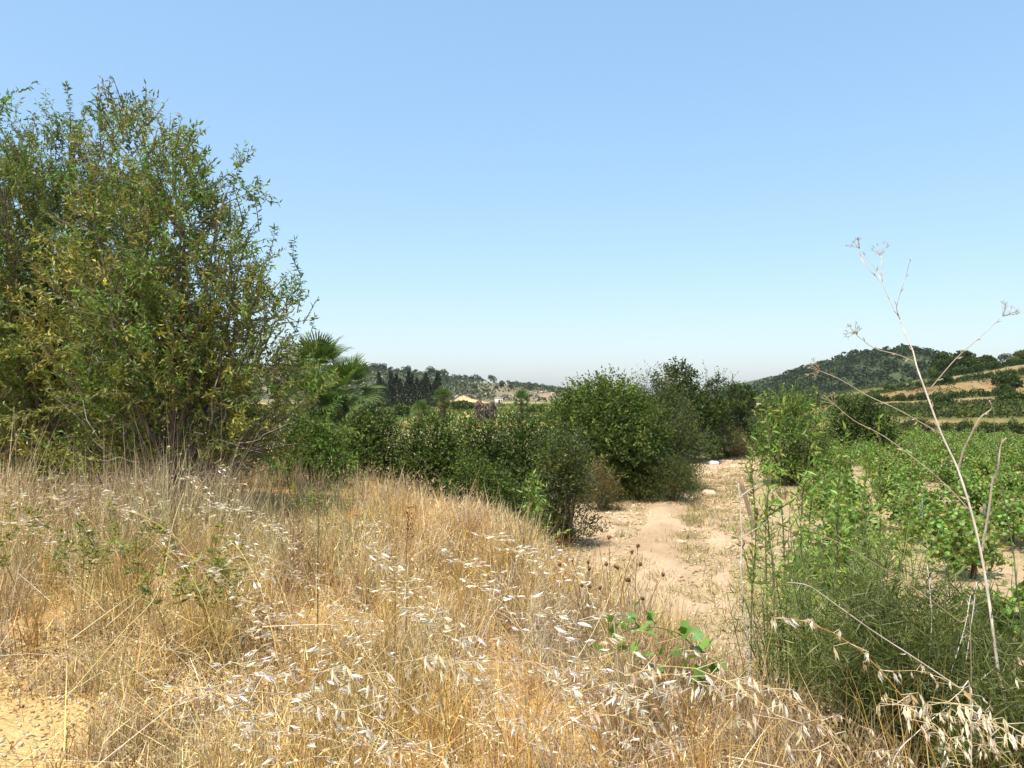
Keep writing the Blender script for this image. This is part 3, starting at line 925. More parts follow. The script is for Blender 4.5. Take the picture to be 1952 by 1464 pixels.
g = Geo()
n = 700
X = rng.uniform(-110, 60, n); Y = rng.uniform(400, 560, n)
keep = (fbm(X + 50, Y, .05) > .42)
X, Y = X[keep], Y[keep]; n = len(X)
S = rng.uniform(.5, 1.5, (n, 1)) * np.array([[1.6, 1.1, .7]])
rock_geo(g, np.stack([X, Y, left_hill(X, Y)], 1), S, pick(np.array([lin(165, 152, 134), lin(145, 132, 116)]), n, rng, .1), rng, False)
tag(g.build("rocks", M_STONE), "pale limestone rocks scattered over the hill slope", "rocks", None, "stuff")

# earth mound, house, far sandy strip
g = Geo()
c0 = px(893, 764, 330); gx, gy = np.meshgrid(np.linspace(-1, 1, 40), np.linspace(-1, 1, 24))
q = np.clip(1 - (gx ** 2 + gy ** 2), 0, 1)
zz = q ** .7 * (2.2 + 1.6 * np.exp(-((gx + .35) / .3) ** 2)) * (.75 + .5 * fbm(gx * 3, gy * 3, 1)) - .6
ii = (np.arange(23)[:, None] * 40 + np.arange(39)[None]).ravel()
g.add(np.stack([gx * 8.5, gy * 5, zz], -1), None, np.stack([ii, ii + 1, ii + 41, ii + 40], 1), lin(206, 160, 118))
tag(g.build("earth_mound", M_FARSOIL, loc=(c0[0], 330, Gs(c0[0], 330)), smooth=True), "heap of orange earth below the rocky hill", "earth heap")

hx, hd = (951 - CX) / F * 300, 300.0
hz = Gs(hx, hd)


def box(g, x0, x1, y0, y1, z0, z1, C):
    V = [(x, y, z) for z in (z0, z1) for y in (y0, y1) for x in (x0, x1)]
    g.add(V, None, [[0, 1, 5, 4], [1, 3, 7, 5], [3, 2, 6, 7], [2, 0, 4, 6], [4, 5, 7, 6], [0, 2, 3, 1]], C)


house = thing("farm_hut", "tiny white flat-roofed hut in the field right of the earth heap", "hut", (hx, hd, hz))
g = Geo(); box(g, -1.5, 1.5, -1.2, 1.2, -.2, 2.3, lin(225, 215, 205)); g.build("wall", M_WALL, house)
g = Geo(); box(g, -1.7, 1.7, -1.4, 1.4, 2.304, 2.5, lin(205, 190, 175)); g.build("roof", M_WALL, house)
g = Geo(); box(g, -.2, .5, -1.23, -1.203, -.15, 1.6, lin(90, 70, 60)); g.build("door", M_WALL, house)
g = Geo(); box(g, .8, 1.2, -1.23, -1.203, 1.0, 1.6, lin(60, 60, 65)); g.build("window", M_WALL, house)

# green crop and yellow grass in the field between hedge and hill
g = Geo(); n = 6500
X = rng.uniform(-75, 35, n); Y = rng.uniform(70, 280, n)
Y = np.round(Y / 4) * 4 + rng.normal(size=n) * .35
isg = noise2(X * .2, Y, .035) > .45
C = np.where(isg[:, None], pick(np.array([[.10, .15, .03], [.08, .13, .03], [.13, .16, .04]]), n, rng), pick(np.array([[.36, .28, .10], [.30, .25, .09]]), n, rng))
k = np.repeat(np.arange(n), 4)
leaves(g, np.stack([X, Y, G(X, Y)], 1)[k] + rng.normal(size=(4 * n, 3)) * [.4, .3, .05], unit(rdir(4 * n, rng) * .7 + [0, 0, 1]), rng.uniform(.35, .8, 4 * n), .3, C[k], .2, rng)
tag(g.build("field_crop", M_FAR), "low green and yellow crop in the flat field beyond the hedge", "crop", None, "stuff")

# scattered bushes in the middle distance of the field
for i, (u, v0, d, w) in enumerate([(880, 766, 150, 60), (765, 772, 110, 34), (1020, 776, 130, 40)]):
    shrub("bush", ["wide dark bush row in the field under the earth heap", "green bush in the field left of the small palms", "green bush in the field left of the big round bush"][i],
          "bush", u - w / 2, u + w / 2, v0, d, np.concatenate([DARKG, GREEN]), (.35, .2), .8, 40 + i, 9)

# ------------------------------------------------------------------ the far right: wood, trees, terraces
g = Geo(); n = 1500
X = rng.uniform(100, 330, n); Y = rng.uniform(305, 470, n); Z = right_hill(X, Y)
ok = Z > -1.0
X, Y, Z = X[ok], Y[ok], Z[ok]
per = 30
k = np.repeat(np.arange(len(X)), per); m = len(k)
d = rdir(m, rng); d[:, 2] = np.abs(d[:, 2]) * 1.1 - .15
sz = rng.uniform(1.5, 2.8, len(X))
P = np.stack([X, Y, Z + 1.0], 1)[k] + d * sz[k][:, None] * rng.uniform(.7, 1.05, (m, 1))
leaves(g, P, unit(d + rdir(m, rng) * .9), 1.35, 1.1, pick(PINEC * 1.05, len(X), rng, .25)[k], .2, rng)
tag(g.build("pine_wood", M_FAR), "dark pine wood covering the rounded hill", "wood", None, "stuff")

shrub("pine", "round-crowned dark pine on the horizon between poplar and yellow-green bush", "tree", 1402, 1440, 733, 100, DARKG * .8, (.3, .16), 1.0, 24, 10)
for i, (u0, u1, vt, d) in enumerate([(1440, 1560, 752, 120), (1540, 1640, 756, 110), (1630, 1700, 752, 118), (1440, 1500, 770, 70)]):
    shrub("bush", ["dark bush at the foot of the wooded hill, left end", "dark bush at the foot of the wooded hill, behind the vineyard's round bush",
                   "green bush at the lower left end of the terraces", "dark bush behind the yellow-green vineyard bush"][i], "bush", u0, u1, vt, d, np.concatenate([DARKG, GREEN[:1]]), (.28, .16), .9, 80 + i, 10)


def tz(x, d):
    return float(terrace(np.array(x / d), np.array(d)))


for i, (u0, u1, vt, d) in enumerate([(1778, 1815, 671, 165), (1812, 1860, 667, 168), (1775, 1890, 681, 160), (1930, 1990, 668, 168), (1860, 1900, 678, 172)]):
    x = ((u0 + u1) / 2 - CX) / F * d
    shrub("pine", ["bushy pine on the terrace crest, left of the pair", "tall bushy pine on the terrace crest, right of the pair", "broad dark thicket below the two crest pines",
                   "olive-green tree on the terrace crest at the photo's right edge", "small round pine on the terrace crest"][i], "tree", u0, u1, vt, d,
          np.concatenate([DARKG * .8, GREEN[:2]]) if i != 3 else np.concatenate([GREEN, OLIVE]), (.42, .24), .9, 90 + i, 12, base_z=tz(x, d) - .3)
x = (1925 - CX) / F * 220
r = put("leaning_pine", PINES, "crooked wind-blown pine leaning left against the sky above the terraces", "tree", (x + 1.2, 220, 10.5), 4.6, None, 2, .8)
r.rotation_euler = (0, math.radians(-48), 0)

rows = [  # (u0, u1, depth, height m, step m, name, label, group)
    (1770, 1975, 146.5, 1.9, 1.15, "dark orchard tree in the top terrace row", "top terrace row"),
    (1684, 1975, 128.5, 1.4, .95, "orchard tree in the second terrace row", "second terrace row"),
    (1640, 1935, 113.8, 1.4, 1.1, "round citrus tree in the row above the scrubby slope", "middle terrace row"),
    (1790, 1975, 61.5, 1.2, .85, "low citrus tree in the bottom row beside the vineyard", "bottom terrace row")]
cnt = 0
for (u0, u1, d, h, step, label, grp) in rows:
    x0, x1 = (u0 - CX) / F * d, (u1 - CX) / F * d
    for j in range(int((x1 - x0) / step)):
        xx = x0 + (j + .5) * step + rng.normal() * .15
        if grp == "middle terrace row" and rng.random() < .12: continue
        yy = d + rng.normal() * .3
        put("citrus_tree", CITR, label, "tree", (xx, yy, tz(xx, yy) - .1), h * rng.uniform(.8, 1.2), grp, cnt, 1.05)
        cnt += 1
# separate larger bushes on the slope
for i, (u0, u1, vt, d) in enumerate([(1890, 1945, 716, 121), (1905, 1930, 735, 117), (1780, 1815, 756, 100), (1900, 1960, 752, 97), (1785, 1815, 716, 126)]):
    x = ((u0 + u1) / 2 - CX) / F * d
    shrub("bush", ["dark bush on the orange earth bank near the photo's right edge", "rounded bush at the foot of the orange earth bank", "bluish dark bush on the scrubby slope left of the stalk",
                   "green bush on the scrubby slope at right", "dark bush at the left end of the orange bank"][i], "bush", u0, u1, vt, d, DARKG, (.28, .16), .9, 110 + i, 8, base_z=tz(x, d) - .2)
# scrub on the terrace slope
g = Geo(); n = 2300
rr_ = rng.uniform(.40, .70, n); dd_ = rng.uniform(66, 104, n)
extra = rng.uniform(115, 128, 500); rr_ = np.concatenate([rr_, rng.uniform(.40, .55, 500)]); dd_ = np.concatenate([dd_, extra]); n = len(rr_)
rr_ = np.concatenate([rr_, rng.uniform(.36, .74, 900)]); dd_ = np.concatenate([dd_, rng.uniform(149, 200, 900)])
rr_ = np.concatenate([rr_, rng.uniform(.44, .74, 520)]); dd_ = np.concatenate([dd_, rng.uniform(116, 139, 520)]); n = len(rr_)
keep = fbm(rr_ * dd_, dd_, .15) + rng.uniform(-.15, .15, n) > .40
rr_, dd_ = rr_[keep], dd_[keep]; n = len(rr_)
Zt = terrace(rr_, dd_); sz = rng.uniform(.2, .55, n)
k = np.repeat(np.arange(n), 15); m = len(k)
d = rdir(m, rng); d[:, 2] = np.abs(d[:, 2])
P = np.stack([rr_ * dd_, dd_, Zt], 1)[k] + d * sz[k][:, None] * [1.2, 1.2, .9]
leaves(g, P, unit(d + rdir(m, rng)), sz[k] * .6, sz[k] * .4, pick(np.concatenate([OLIVE * .7, GREYG * .7, DARKG, DARKG]), n, rng)[k], .2, rng)
tag(g.build("hillside_scrub", M_FAR), "olive scrub covering the slope between two terraces", "scrub", None, "stuff")


# ------------------------------------------------------------------ vineyard
def vine_proto(seed):
    rng = np.random.default_rng(seed)
    w, f = Geo(), Geo()
    polytube(w, np.array([(0, 0, -.1), (.03, .02, .18), (-.02, .0, .36)]), .045, .035, 7, lin(88, 70, 56), 3)
    P, D = [], []
    for i in range(20):
        a = rng.uniform(0, 6.28); el = rng.uniform(.15, 1.15)
        d = np.array([math.cos(a) * math.cos(el), math.sin(a) * math.cos(el), math.sin(el)])
        L = rng.uniform(.45, .85)
        p = np.array([0, 0, .34]); pts = [p]
        for s_ in range(6):
            d = d + np.array([0, 0, -.16]) + rng.normal(size=3) * .1; d /= np.linalg.norm(d)
            p = p + d * L / 6; pts.append(p)
        polytube(w, np.array(pts), .009, .003, 4, lin(120, 110, 62))
        t = rng.uniform(.3, 6, 62); i0 = np.minimum(t.astype(int), 5)
        pp = np.array(pts); P.append(pp[i0] * (1 - (t - i0))[:, None] + pp[np.minimum(i0 + 1, 6)] * (t - i0)[:, None] + rng.normal(size=(62, 3)) * .07)
        D.append(np.repeat(d[None], 62, 0))
    P = np.concatenate(P); n = len(P)
    # lobed leaves: an eight-point fan
    an = np.array([0, .55, 1.0, 1.6, 2.3, -2.3, -1.6, -1.0, -.55]); ra = np.array([1, .72, .95, .68, .75, .75, .68, .95, .72])
    sz = rng.uniform(.03, .055, n)
    nrm = unit(rdir(n, rng) * .9 + [0, -.15, .6]); u, v = frames(nrm)
    rot = rng.uniform(0, 6.28, n)
    ring = (u[:, None] * np.cos(an[None] + rot[:, None])[..., None] + v[:, None] * np.sin(an[None] + rot[:, None])[..., None]) * ra[None, :, None] * sz[:, None, None]
    V = np.concatenate([P[:, None] + nrm[:, None] * .012, P[:, None] + ring], 1)
    kk = np.arange(9)
    T = np.stack([np.zeros(9, int), 1 + kk, 1 + (kk + 1) % 9], 1)[None] + (np.arange(n) * 10)[:, None, None]
    C = pick(np.concatenate([FRESH * 1.5, FRESH * 1.8, OLIVE * 1.7, GREEN * 1.6]), n, rng, .22)
    yl = rng.random(n) < .02; C[yl] = [.4, .26, .03]
    f.add(V, T.reshape(-1, 3), None, np.repeat(C, 10, 0))
    return f.mesh("foliage", M_LEAF), w.mesh("trunk", M_BARK)


VINES = [vine_proto(200 + i) for i in range(5)]
rng = np.random.default_rng(44)
vi = 0
near_list = []
row_dir = unit(np.array([[.38, 1.0]]))[0]; row_n = np.array([row_dir[1], -row_dir[0]])
for rI in range(0, 24):
    for s_ in range(0, 54):
        p = np.array([3.6, 8.0]) + row_n * rI * 1.75 + row_dir * (s_ * 1.1 - 8)
        x, y = p + rng.normal(size=2) * .15
        if y < 8.8 or y > 53 or x < track_c(y) + track_w(y) + .5 + .03 * y: continue
        if x / y > .68 or rng.random() < .17: continue
        if y < 12 and x < 4.6: continue
        near = y < 15.5
        lab = ("large leafy vine in the near vineyard rows" if near else "smaller vine in the far vineyard rows")
        r = thing("grape_vine", lab, "vine", (x, y, Gs(x, y)), "near vines" if near else "far vines", rng.uniform(0, 6.28), rng.uniform(.9, 1.2))
        if near: near_list.append((x / y, y, r))
        me = VINES[vi % 5]; vi += 1
        place("foliage", me[0], r); place("trunk", me[1], r)

ORD = "first second third fourth fifth sixth seventh eighth ninth tenth eleventh twelfth thirteenth fourteenth fifteenth sixteenth seventeenth eighteenth nineteenth twentieth".split()
for k, (_, _, r) in enumerate(sorted(near_list, key=lambda t: -t[0])[:20]):
    r["label"] = "large leafy vine of the near vineyard rows, %s from the photo's right edge" % ORD[k]
# posts
for (ua, va, ub, vb, d, w, label, colr) in [(1411, 915, 1437, 1002, 18.6, .05, "leaning grey wooden vine post beside the dirt track", lin(150, 130, 108)),
                                            (1441, 968, 1440, 995, 18.9, .045, "short dark post stub next to the leaning vine post", lin(86, 66, 52)),
                                            (1758, 950, 1757, 1040, 16.2, .018, "thin grey metal stake between the vines", lin(130, 135, 135)),
                                            (1876, 960, 1878, 1040, 16.0, .03, "grey vine stake at the right behind the white stalk", lin(125, 120, 112))]:
    a, b = px(ua, va, d), px(ub, vb, d)
    b[2] = min(b[2], Gs(b[0], b[1]) - .05)
    g = Geo(); polytube(g, np.array([b - b, (a - b) * .5 + [.01, 0, 0], a - b]), w, w * .9, 7, colr, 3)
    tag(g.build("vine_post", M_BARK, loc=b), label, "post", "vineyard posts")


# ------------------------------------------------------------------ slender saplings in front of the vineyard
def sapling(label, pts, d, seed, pal, leafL=.095, leafW=.024, dens=.045, side=10, name="sapling", r0=.012):
    rng = np.random.default_rng(seed)
    P = np.array([px(u, v, d) for (u, v) in pts])
    base = P[0].copy(); gz = Gs(base[0], base[1])
    if base[2] > gz:
        P = np.concatenate([[np.array([base[0], base[1], gz - .05])], P])
    base = np.array([P[0][0], P[0][1], gz])
    P = smooth_line(P - base, 8)
    P[:, 1] += np.linspace(0, rng.normal() * .2, len(P))
    root = thing(name, label, "sapling", base)
    w, f = Geo(), Geo()
    polytube(w, P, r0, .003, 6, lin(104, 100, 70))
    lines = [P[len(P) // 4:]]
    for i in range(side):
        k = rng.integers(len(P) // 4, len(P) - 3)
        dirv = unit((rdir(1, rng) * .7 + [[0, 0, .8]]))[0]
        L = rng.uniform(.25, .7) * (1.1 - k / len(P))
        q = np.array([P[k] + dirv * L * t + np.array([0, 0, .1 * t * t * L]) for t in np.linspace(0, 1, 5)])
        polytube(w, q, .005, .002, 4, lin(104, 104, 64)); lines.append(q)
    for q in lines:
        seg = np.linalg.norm(np.diff(q, axis=0), axis=1).sum(); n = max(4, int(seg / dens))
        t = np.linspace(0, len(q) - 1.01, n); i0 = t.astype(int)
        pp = q[i0] + (q[i0 + 1] - q[i0]) * (t - i0)[:, None]
        dd = unit(unit(q[i0 + 1] - q[i0]) * .5 + rdir(n, rng) + [0, 0, .1])
        leaves(f, pp, dd, rng.uniform(.7, 1.2, n) * leafL, leafW, pick(pal, n, rng), .3, rng)
    w.build("stem", M_BARK, root); f.build("leaves", M_LEAF, root)


SAP = np.concatenate([FRESH * 2.1, OLIVE * 2.4, GREEN * 1.9])
spec = [([(1462, 1180), (1458, 1000), (1466, 860), (1452, 745)], 8.5, "tallest left sapling beside the leaning post, pale green leaves"),
        ([(1500, 1200), (1496, 1020), (1488, 880), (1500, 760)], 8.2, "leafy sapling shoot before the yellow-green vineyard bush"),
        ([(1545, 1210), (1540, 1040), (1552, 900), (1556, 742)], 7.8, "sapling with top leaves against the wooded hill"),
        ([(1585, 1230), (1592, 1080), (1588, 940), (1600, 812)], 7.5, "sapling shoot left of the dark round bush"),
        ([(1530, 1230), (1520, 1100), (1516, 960), (1530, 850)], 7.2, "short sapling among the vines, leaves on one side"),
        ([(1640, 1230), (1690, 1080), (1700, 960), (1706, 800)], 7.6, "leaning sapling crossing the middle of the vineyard"),
        ([(1690, 1170), (1715, 1040), (1722, 940), (1728, 790)], 8.4, "slim sapling under the lowest dead fennel branch"),
        ([(1432, 1150), (1440, 1010), (1432, 900), (1436, 836)], 9.0, "short leafy sapling left of the vineyard on the track edge"),
        ([(1478, 1260), (1484, 1120), (1476, 990), (1484, 905)], 6.8, "sapling in front of the leaning post, bushy middle"),
        ([(1560, 1300), (1566, 1170), (1574, 1040), (1568, 930)], 6.4, "low leafy sapling between fennel stems, left of the curved one"),
        ([(1612, 1290), (1625, 1160), (1640, 1040), (1660, 880)], 6.6, "slanted sapling whose tip crosses the dark round bush"),
        ([(1520, 1330), (1512, 1220), (1520, 1120), (1514, 1010)], 5.6, "lowest leafy sapling beside the bank's rim"),
        ([(1665, 1310), (1660, 1200), (1672, 1100), (1664, 1000)], 5.8, "leafy sapling right above the green fennel clumps"),
        ([(1010, 1110), (1006, 1040), (1010, 970), (1015, 905)], 9.8, "small bushy almond sapling at the hedge foot over the bank edge")]
for i, (p, d, lab) in enumerate(spec):
    sapling(lab, p, d, 300 + i, SAP, side=26 if i == 13 else 11, dens=.02 if i == 13 else .03, r0=.02 if i == 13 else .011)


# ------------------------------------------------------------------ dead fennel stalks near the camera
def umbel(g, tip, d, size, rng, C, n=9):
    for i in range(n):
        a = i / n * 6.28 + rng.uniform(-.3, .3)
        s = rng.uniform(.35, 1.0)
        u, v = frames(d[None])
        q = unit(d + (u[0] * math.cos(a) + v[0] * math.sin(a)) * s)
        p1 = tip + q * size * rng.uniform(.7, 1.1)
        polytube(g, np.array([tip, (tip + p1) / 2 + d * size * .05, p1]), .0011, .0008, 3, C)
        for j in range(5):
            q2 = unit(q + rdir(1, rng)[0] * .8)
            p2 = p1 + q2 * size * .2
            tubes(g, [p1], [p2], .0007, .0006, 3, C)
            leaves(g, [p2], [q2], .006, .003, C * .8, .3, rng)


def stalk(name, label, lines, d, col, seed, group=None, umb=()):
    """lines: list of (pixel polyline, base radius, tip radius, depth offset at the tip)"""
    rng = np.random.default_rng(seed)
    p0 = px(*lines[0][0][0], d); gz = Gs(p0[0], p0[1])
    base = np.array([p0[0], p0[1], gz])
    root = thing(name, label, "dead stalk", base, group)
    for li, ln_ in enumerate(lines):
        pts, r0, r1, off = ln_[:4]
        n = len(pts)
        st = ln_[4] if len(ln_) > 4 else 0.0
        P = np.array([px(u, v, d + st + off * (i / (n - 1))) for i, (u, v) in enumerate(pts)]) - base
        if li == 0:
            P = np.concatenate([[np.array([P[0][0], P[0][1], -.06])], P])
        g = Geo()
        Q = smooth_line(P, 5)
        rr_ = np.linspace(r0, r1, len(Q)) * .47 * (1 + .05 * rng.normal(size=len(Q)))
        sd_ = 8 if li == 0 else 6
        cc = pick(col, len(Q) * sd_, rng, .22).reshape(len(Q), sd_, 3); cc = (cc + np.roll(cc, 1, 0) + np.roll(cc, 1, 1)) / 3
        polytube(g, Q, rr_, 0, sd_, cc.reshape(-1, 3))
        # nodes and torn leaf sheaths
        for k in range(2, len(Q) - 2, max(3, len(Q) // 5)):
            dv = unit((Q[k + 1] - Q[k])[None])
            tubes(g, [Q[k] - dv[0] * rr_[k] * .5], [Q[k] + dv[0] * rr_[k] * .5], rr_[k] * 1.25, rr_[k] * 1.2, 6, col[0] * .75)
            leaves(g, [Q[k]], dv + rdir(1, rng) * .7, .02 + rr_[k] * 3, .008, col[-1], .3, rng)
        so_ = g.build("stem" if li == 0 else "branch", M_STALK, root, smooth=True)
        if li in umb:
            gu = Geo()
            umbel(gu, Q[-1], unit(Q[-1] - Q[-3]), .04 * d / 3 * 1.1, rng, col[-1])
            gu.build("umbel", M_STALK, so_)
    return root


M_STALK = rough_mat("dry_stalk", 40, .22, .2, .6, 200, .004)
WH = np.array([[.54, .50, .43], [.60, .56, .49], [.46, .40, .32]])
TAN = np.array([[.36, .28, .18], [.42, .33, .22], [.30, .20, .12]])
stalk("dead_fennel", "tall dead fennel stalk rising into the sky, with branching umbels", [
    ([(1930, 1400), (1905, 1290), (1886, 1150), (1870, 1055), (1850, 970), (1825, 893), (1794, 826), (1766, 750), (1748, 700), (1740, 668), (1724, 633), (1716, 609)],   .013, .0045, .25),
    ([(1716, 609), (1700, 580), (1681, 539), (1668, 512), (1639, 474)], .0045, .002, .1, .25),
    ([(1681, 539), (1650, 507), (1642, 493), (1637, 486)], .003, .0016, .05, .3),
    ([(1682, 538), (1681, 510), (1679, 487)], .0022, .0015, .05, .3),
    ([(1716, 609), (1709, 587), (1716, 559), (1728, 522), (1736, 491)], .0042, .002, -.1, .25),
    ([(1766, 750), (1779, 734), (1823, 683), (1869, 642), (1911, 603)], .004, .002, -.25, .2),
    ([(1742, 689), (1714, 677), (1670, 665), (1644, 648), (1629, 635)], .004, .002, -.25, .22),
    ([(1794, 827), (1760, 808), (1712, 781), (1652, 753), (1603, 724), (1563, 707)], .0048, .002, -.3, .17),
    ([(1847, 971), (1800, 922), (1748, 878), (1684, 831), (1630, 803), (1591, 771)], .0045, .002, -.3, .1),
    ([(1826, 897), (1838, 855), (1850, 832), (1867, 798), (1890, 779), (1886, 764)], .008, .004, -.2, .13),
    ([(1872, 1050), (1879, 1010), (1886, 965), (1892, 918), (1902, 892), (1908, 849), (1918, 835)], .010, .005, -.15, .08)],
    3.0, np.concatenate([WH * 1.1, WH * 1.2, TAN[:2]]), 400, umb=(1, 3, 5, 6, 7, 8))
stalk("dead_fennel", "thin dead fennel stalk slanting up left across the vineyard", [
    ([(1850, 1210), (1827, 1184), (1740, 1120), (1625, 1048), (1541, 1005), (1498, 953)], .005, .002, -.2)], 2.9, TAN, 401, umb=(0,))
stalk("dead_fennel", "thin pale dead stalk slanting over green fennel at bottom right", [
    ([(1850, 1330), (1827, 1310), (1745, 1255), (1669, 1206), (1590, 1150), (1542, 1117), (1500, 1110)], .005, .0025, -.2)], 2.7, WH, 402)
stalk("dead_fennel", "white dead stalk with forked side branches at the track's right edge", [
    ([(1434, 1330), (1424, 1200), (1413, 1099), (1413, 1065), (1414, 1025), (1412, 986), (1410, 949), (1407, 921)], .011, .005, .1),
    ([(1410, 949), (1424, 937), (1440, 928), (1454, 921)], .006, .003, .1, .08), ([(1414, 1024), (1448, 1004), (1471, 989), (1510, 978)], .006, .002, -.15, .05)],
    4.2, WH, 403)
stalk("fennel_plant", "dark green fennel stem behind the white stalk at right", [
    ([(1950, 1250), (1936, 1100), (1931, 1047), (1912, 940), (1898, 855), (1894, 776)], .008, .003, .2)], 3.3, np.array([[.10, .13, .06], [.08, .11, .05]]), 404)
for i, (p, d, lab, c_) in enumerate([
    ([(1530, 1380), (1560, 1250), (1620, 1110), (1655, 980), (1668, 920)], 3.9, "dark green fennel stem curving up through the saplings", 1),
    ([(1650, 1330), (1668, 1190), (1690, 1070), (1712, 985), (1735, 930)], 4.0, "dark green fennel stem right of the curved one", 1),
    ([(1505, 1330), (1508, 1180), (1503, 1060), (1506, 960)], 4.2, "straight green fennel stem, second from the white forked stalk", 1),
    ([(1465, 1340), (1468, 1200), (1474, 1080), (1470, 1000)], 4.3, "straight green fennel stem next to the white forked stalk", 1),
    ([(1790, 1420), (1812, 1290), (1838, 1200), (1850, 1135)], 3.1, "bleached dead stem cluster shoot over dark fennel, left one", 0),
    ([(1800, 1430), (1832, 1310), (1846, 1230), (1862, 1110)], 3.1, "bleached dead stem cluster shoot over dark fennel, right one", 0),
    ([(1772, 1400), (1770, 1290), (1776, 1180), (1768, 1080)], 3.2, "bleached dead stem standing upright over dark fennel", 0),
    ([(1700, 1460), (1755, 1390), (1830, 1330), (1900, 1270)], 3.0, "bleached dead stem lying slanted across dark fennel", 0),
]):
    stalk("fennel_plant" if c_ else "dead_weed", lab, [(p, .006, .003, .1)], d, np.array([[.10, .13, .06], [.08, .11, .05]]) if c_ else WH, 420 + i)


# green feathery fennel clumps at the lower right
def fennel(label, u, d, h, w, n, seed, pal):
    rng = np.random.default_rng(seed)
    x = (u - CX) / F * d; gz = Gs(x, d)
    root = thing("fennel_clump", label, "fennel", (x, d, gz))
    st, f = Geo(), Geo()
    m = 34
    a = rng.uniform(0, 6.28, m); q = np.sqrt(rng.uniform(0, 1, m)) * w * .35
    B = np.stack([np.cos(a) * q, np.sin(a) * q, np.full(m, -.05)], 1)
    Tp = B + np.stack([np.cos(a) * w * .6 * rng.uniform(.2, 1, m), np.sin(a) * w * .6 * rng.uniform(.2, 1, m), h * rng.uniform(.6, 1.05, m)], 1)
    for b, t in zip(B, Tp):
        polytube(st, np.array([b, (b + t) / 2 + rng.normal(size=3) * .03, t]), .004, .0015, 4, pick(np.array([[.09, .13, .05], [.12, .15, .06]]), 1, rng)[0], 2)
    k = rng.integers(0, m, n); t = rng.uniform(.08, 1, n)
    P = B[k] + (Tp[k] - B[k]) * t[:, None] + rng.normal(size=(n, 3)) * .05
    n2 = int(n * 1.25); k2 = rng.integers(0, n, n2); P = P[k2] + rng.normal(size=(n2, 3)) * .03
    leaves(f, P, unit(rdir(n2, rng) + [0, 0, .45]), rng.uniform(.05, .14, n2), .0048, pick(pal, n2, rng, .25), .2, rng)
    st.build("stems", M_LEAF, root); f.build("fronds", M_LEAF, root)


FEN = np.array([[.18, .225, .045], [.22, .265, .06], [.12, .165, .035], [.30, .30, .10]])
for i, (u, d, h, w, n, lab) in enumerate([
    (1880, 3.4, .95, .65, 11000, "dark feathery fennel clump around the tall dead stalk's base"),
    (1740, 3.5, .8, .55, 8500, "green fennel clump under the bleached stems"),
    (1600, 4.0, 1.15, .55, 4200, "green fennel clump at the bank edge beneath the saplings"),
    (1960, 3.0, .65, .55, 8000, "dense fennel clump in the lower right corner"),
    (1510, 4.4, 1.05, .45, 2200, "small fennel clump beside the white forked stalk"),
    (1690, 4.6, 1.3, .6, 4200, "fennel clump on the slope in front of the vines"),
    (1810, 4.4, 1.0, .6, 4200, "broad fennel clump on the slope at right"),
    (1930, 4.2, 1.1, .5, 5500, "tall fennel clump at the photo's right edge")]):
    fennel(lab, u, d, h, w, n, 500 + i, FEN * (.6 if i in (0, 1, 3) else 1.0))


# ------------------------------------------------------------------ dry grass on the bank (uncountable)
def grass_fill(n, dlo, dhi, rlo, rhi, seed):
    rng = np.random.default_rng(seed)
    d = np.sqrt(rng.uniform(dlo ** 2, dhi ** 2, n))
    x = rng.uniform(rlo, rhi, n) * d
    e = edge_dist(x, d) * _SG
    return x, d, e, rng


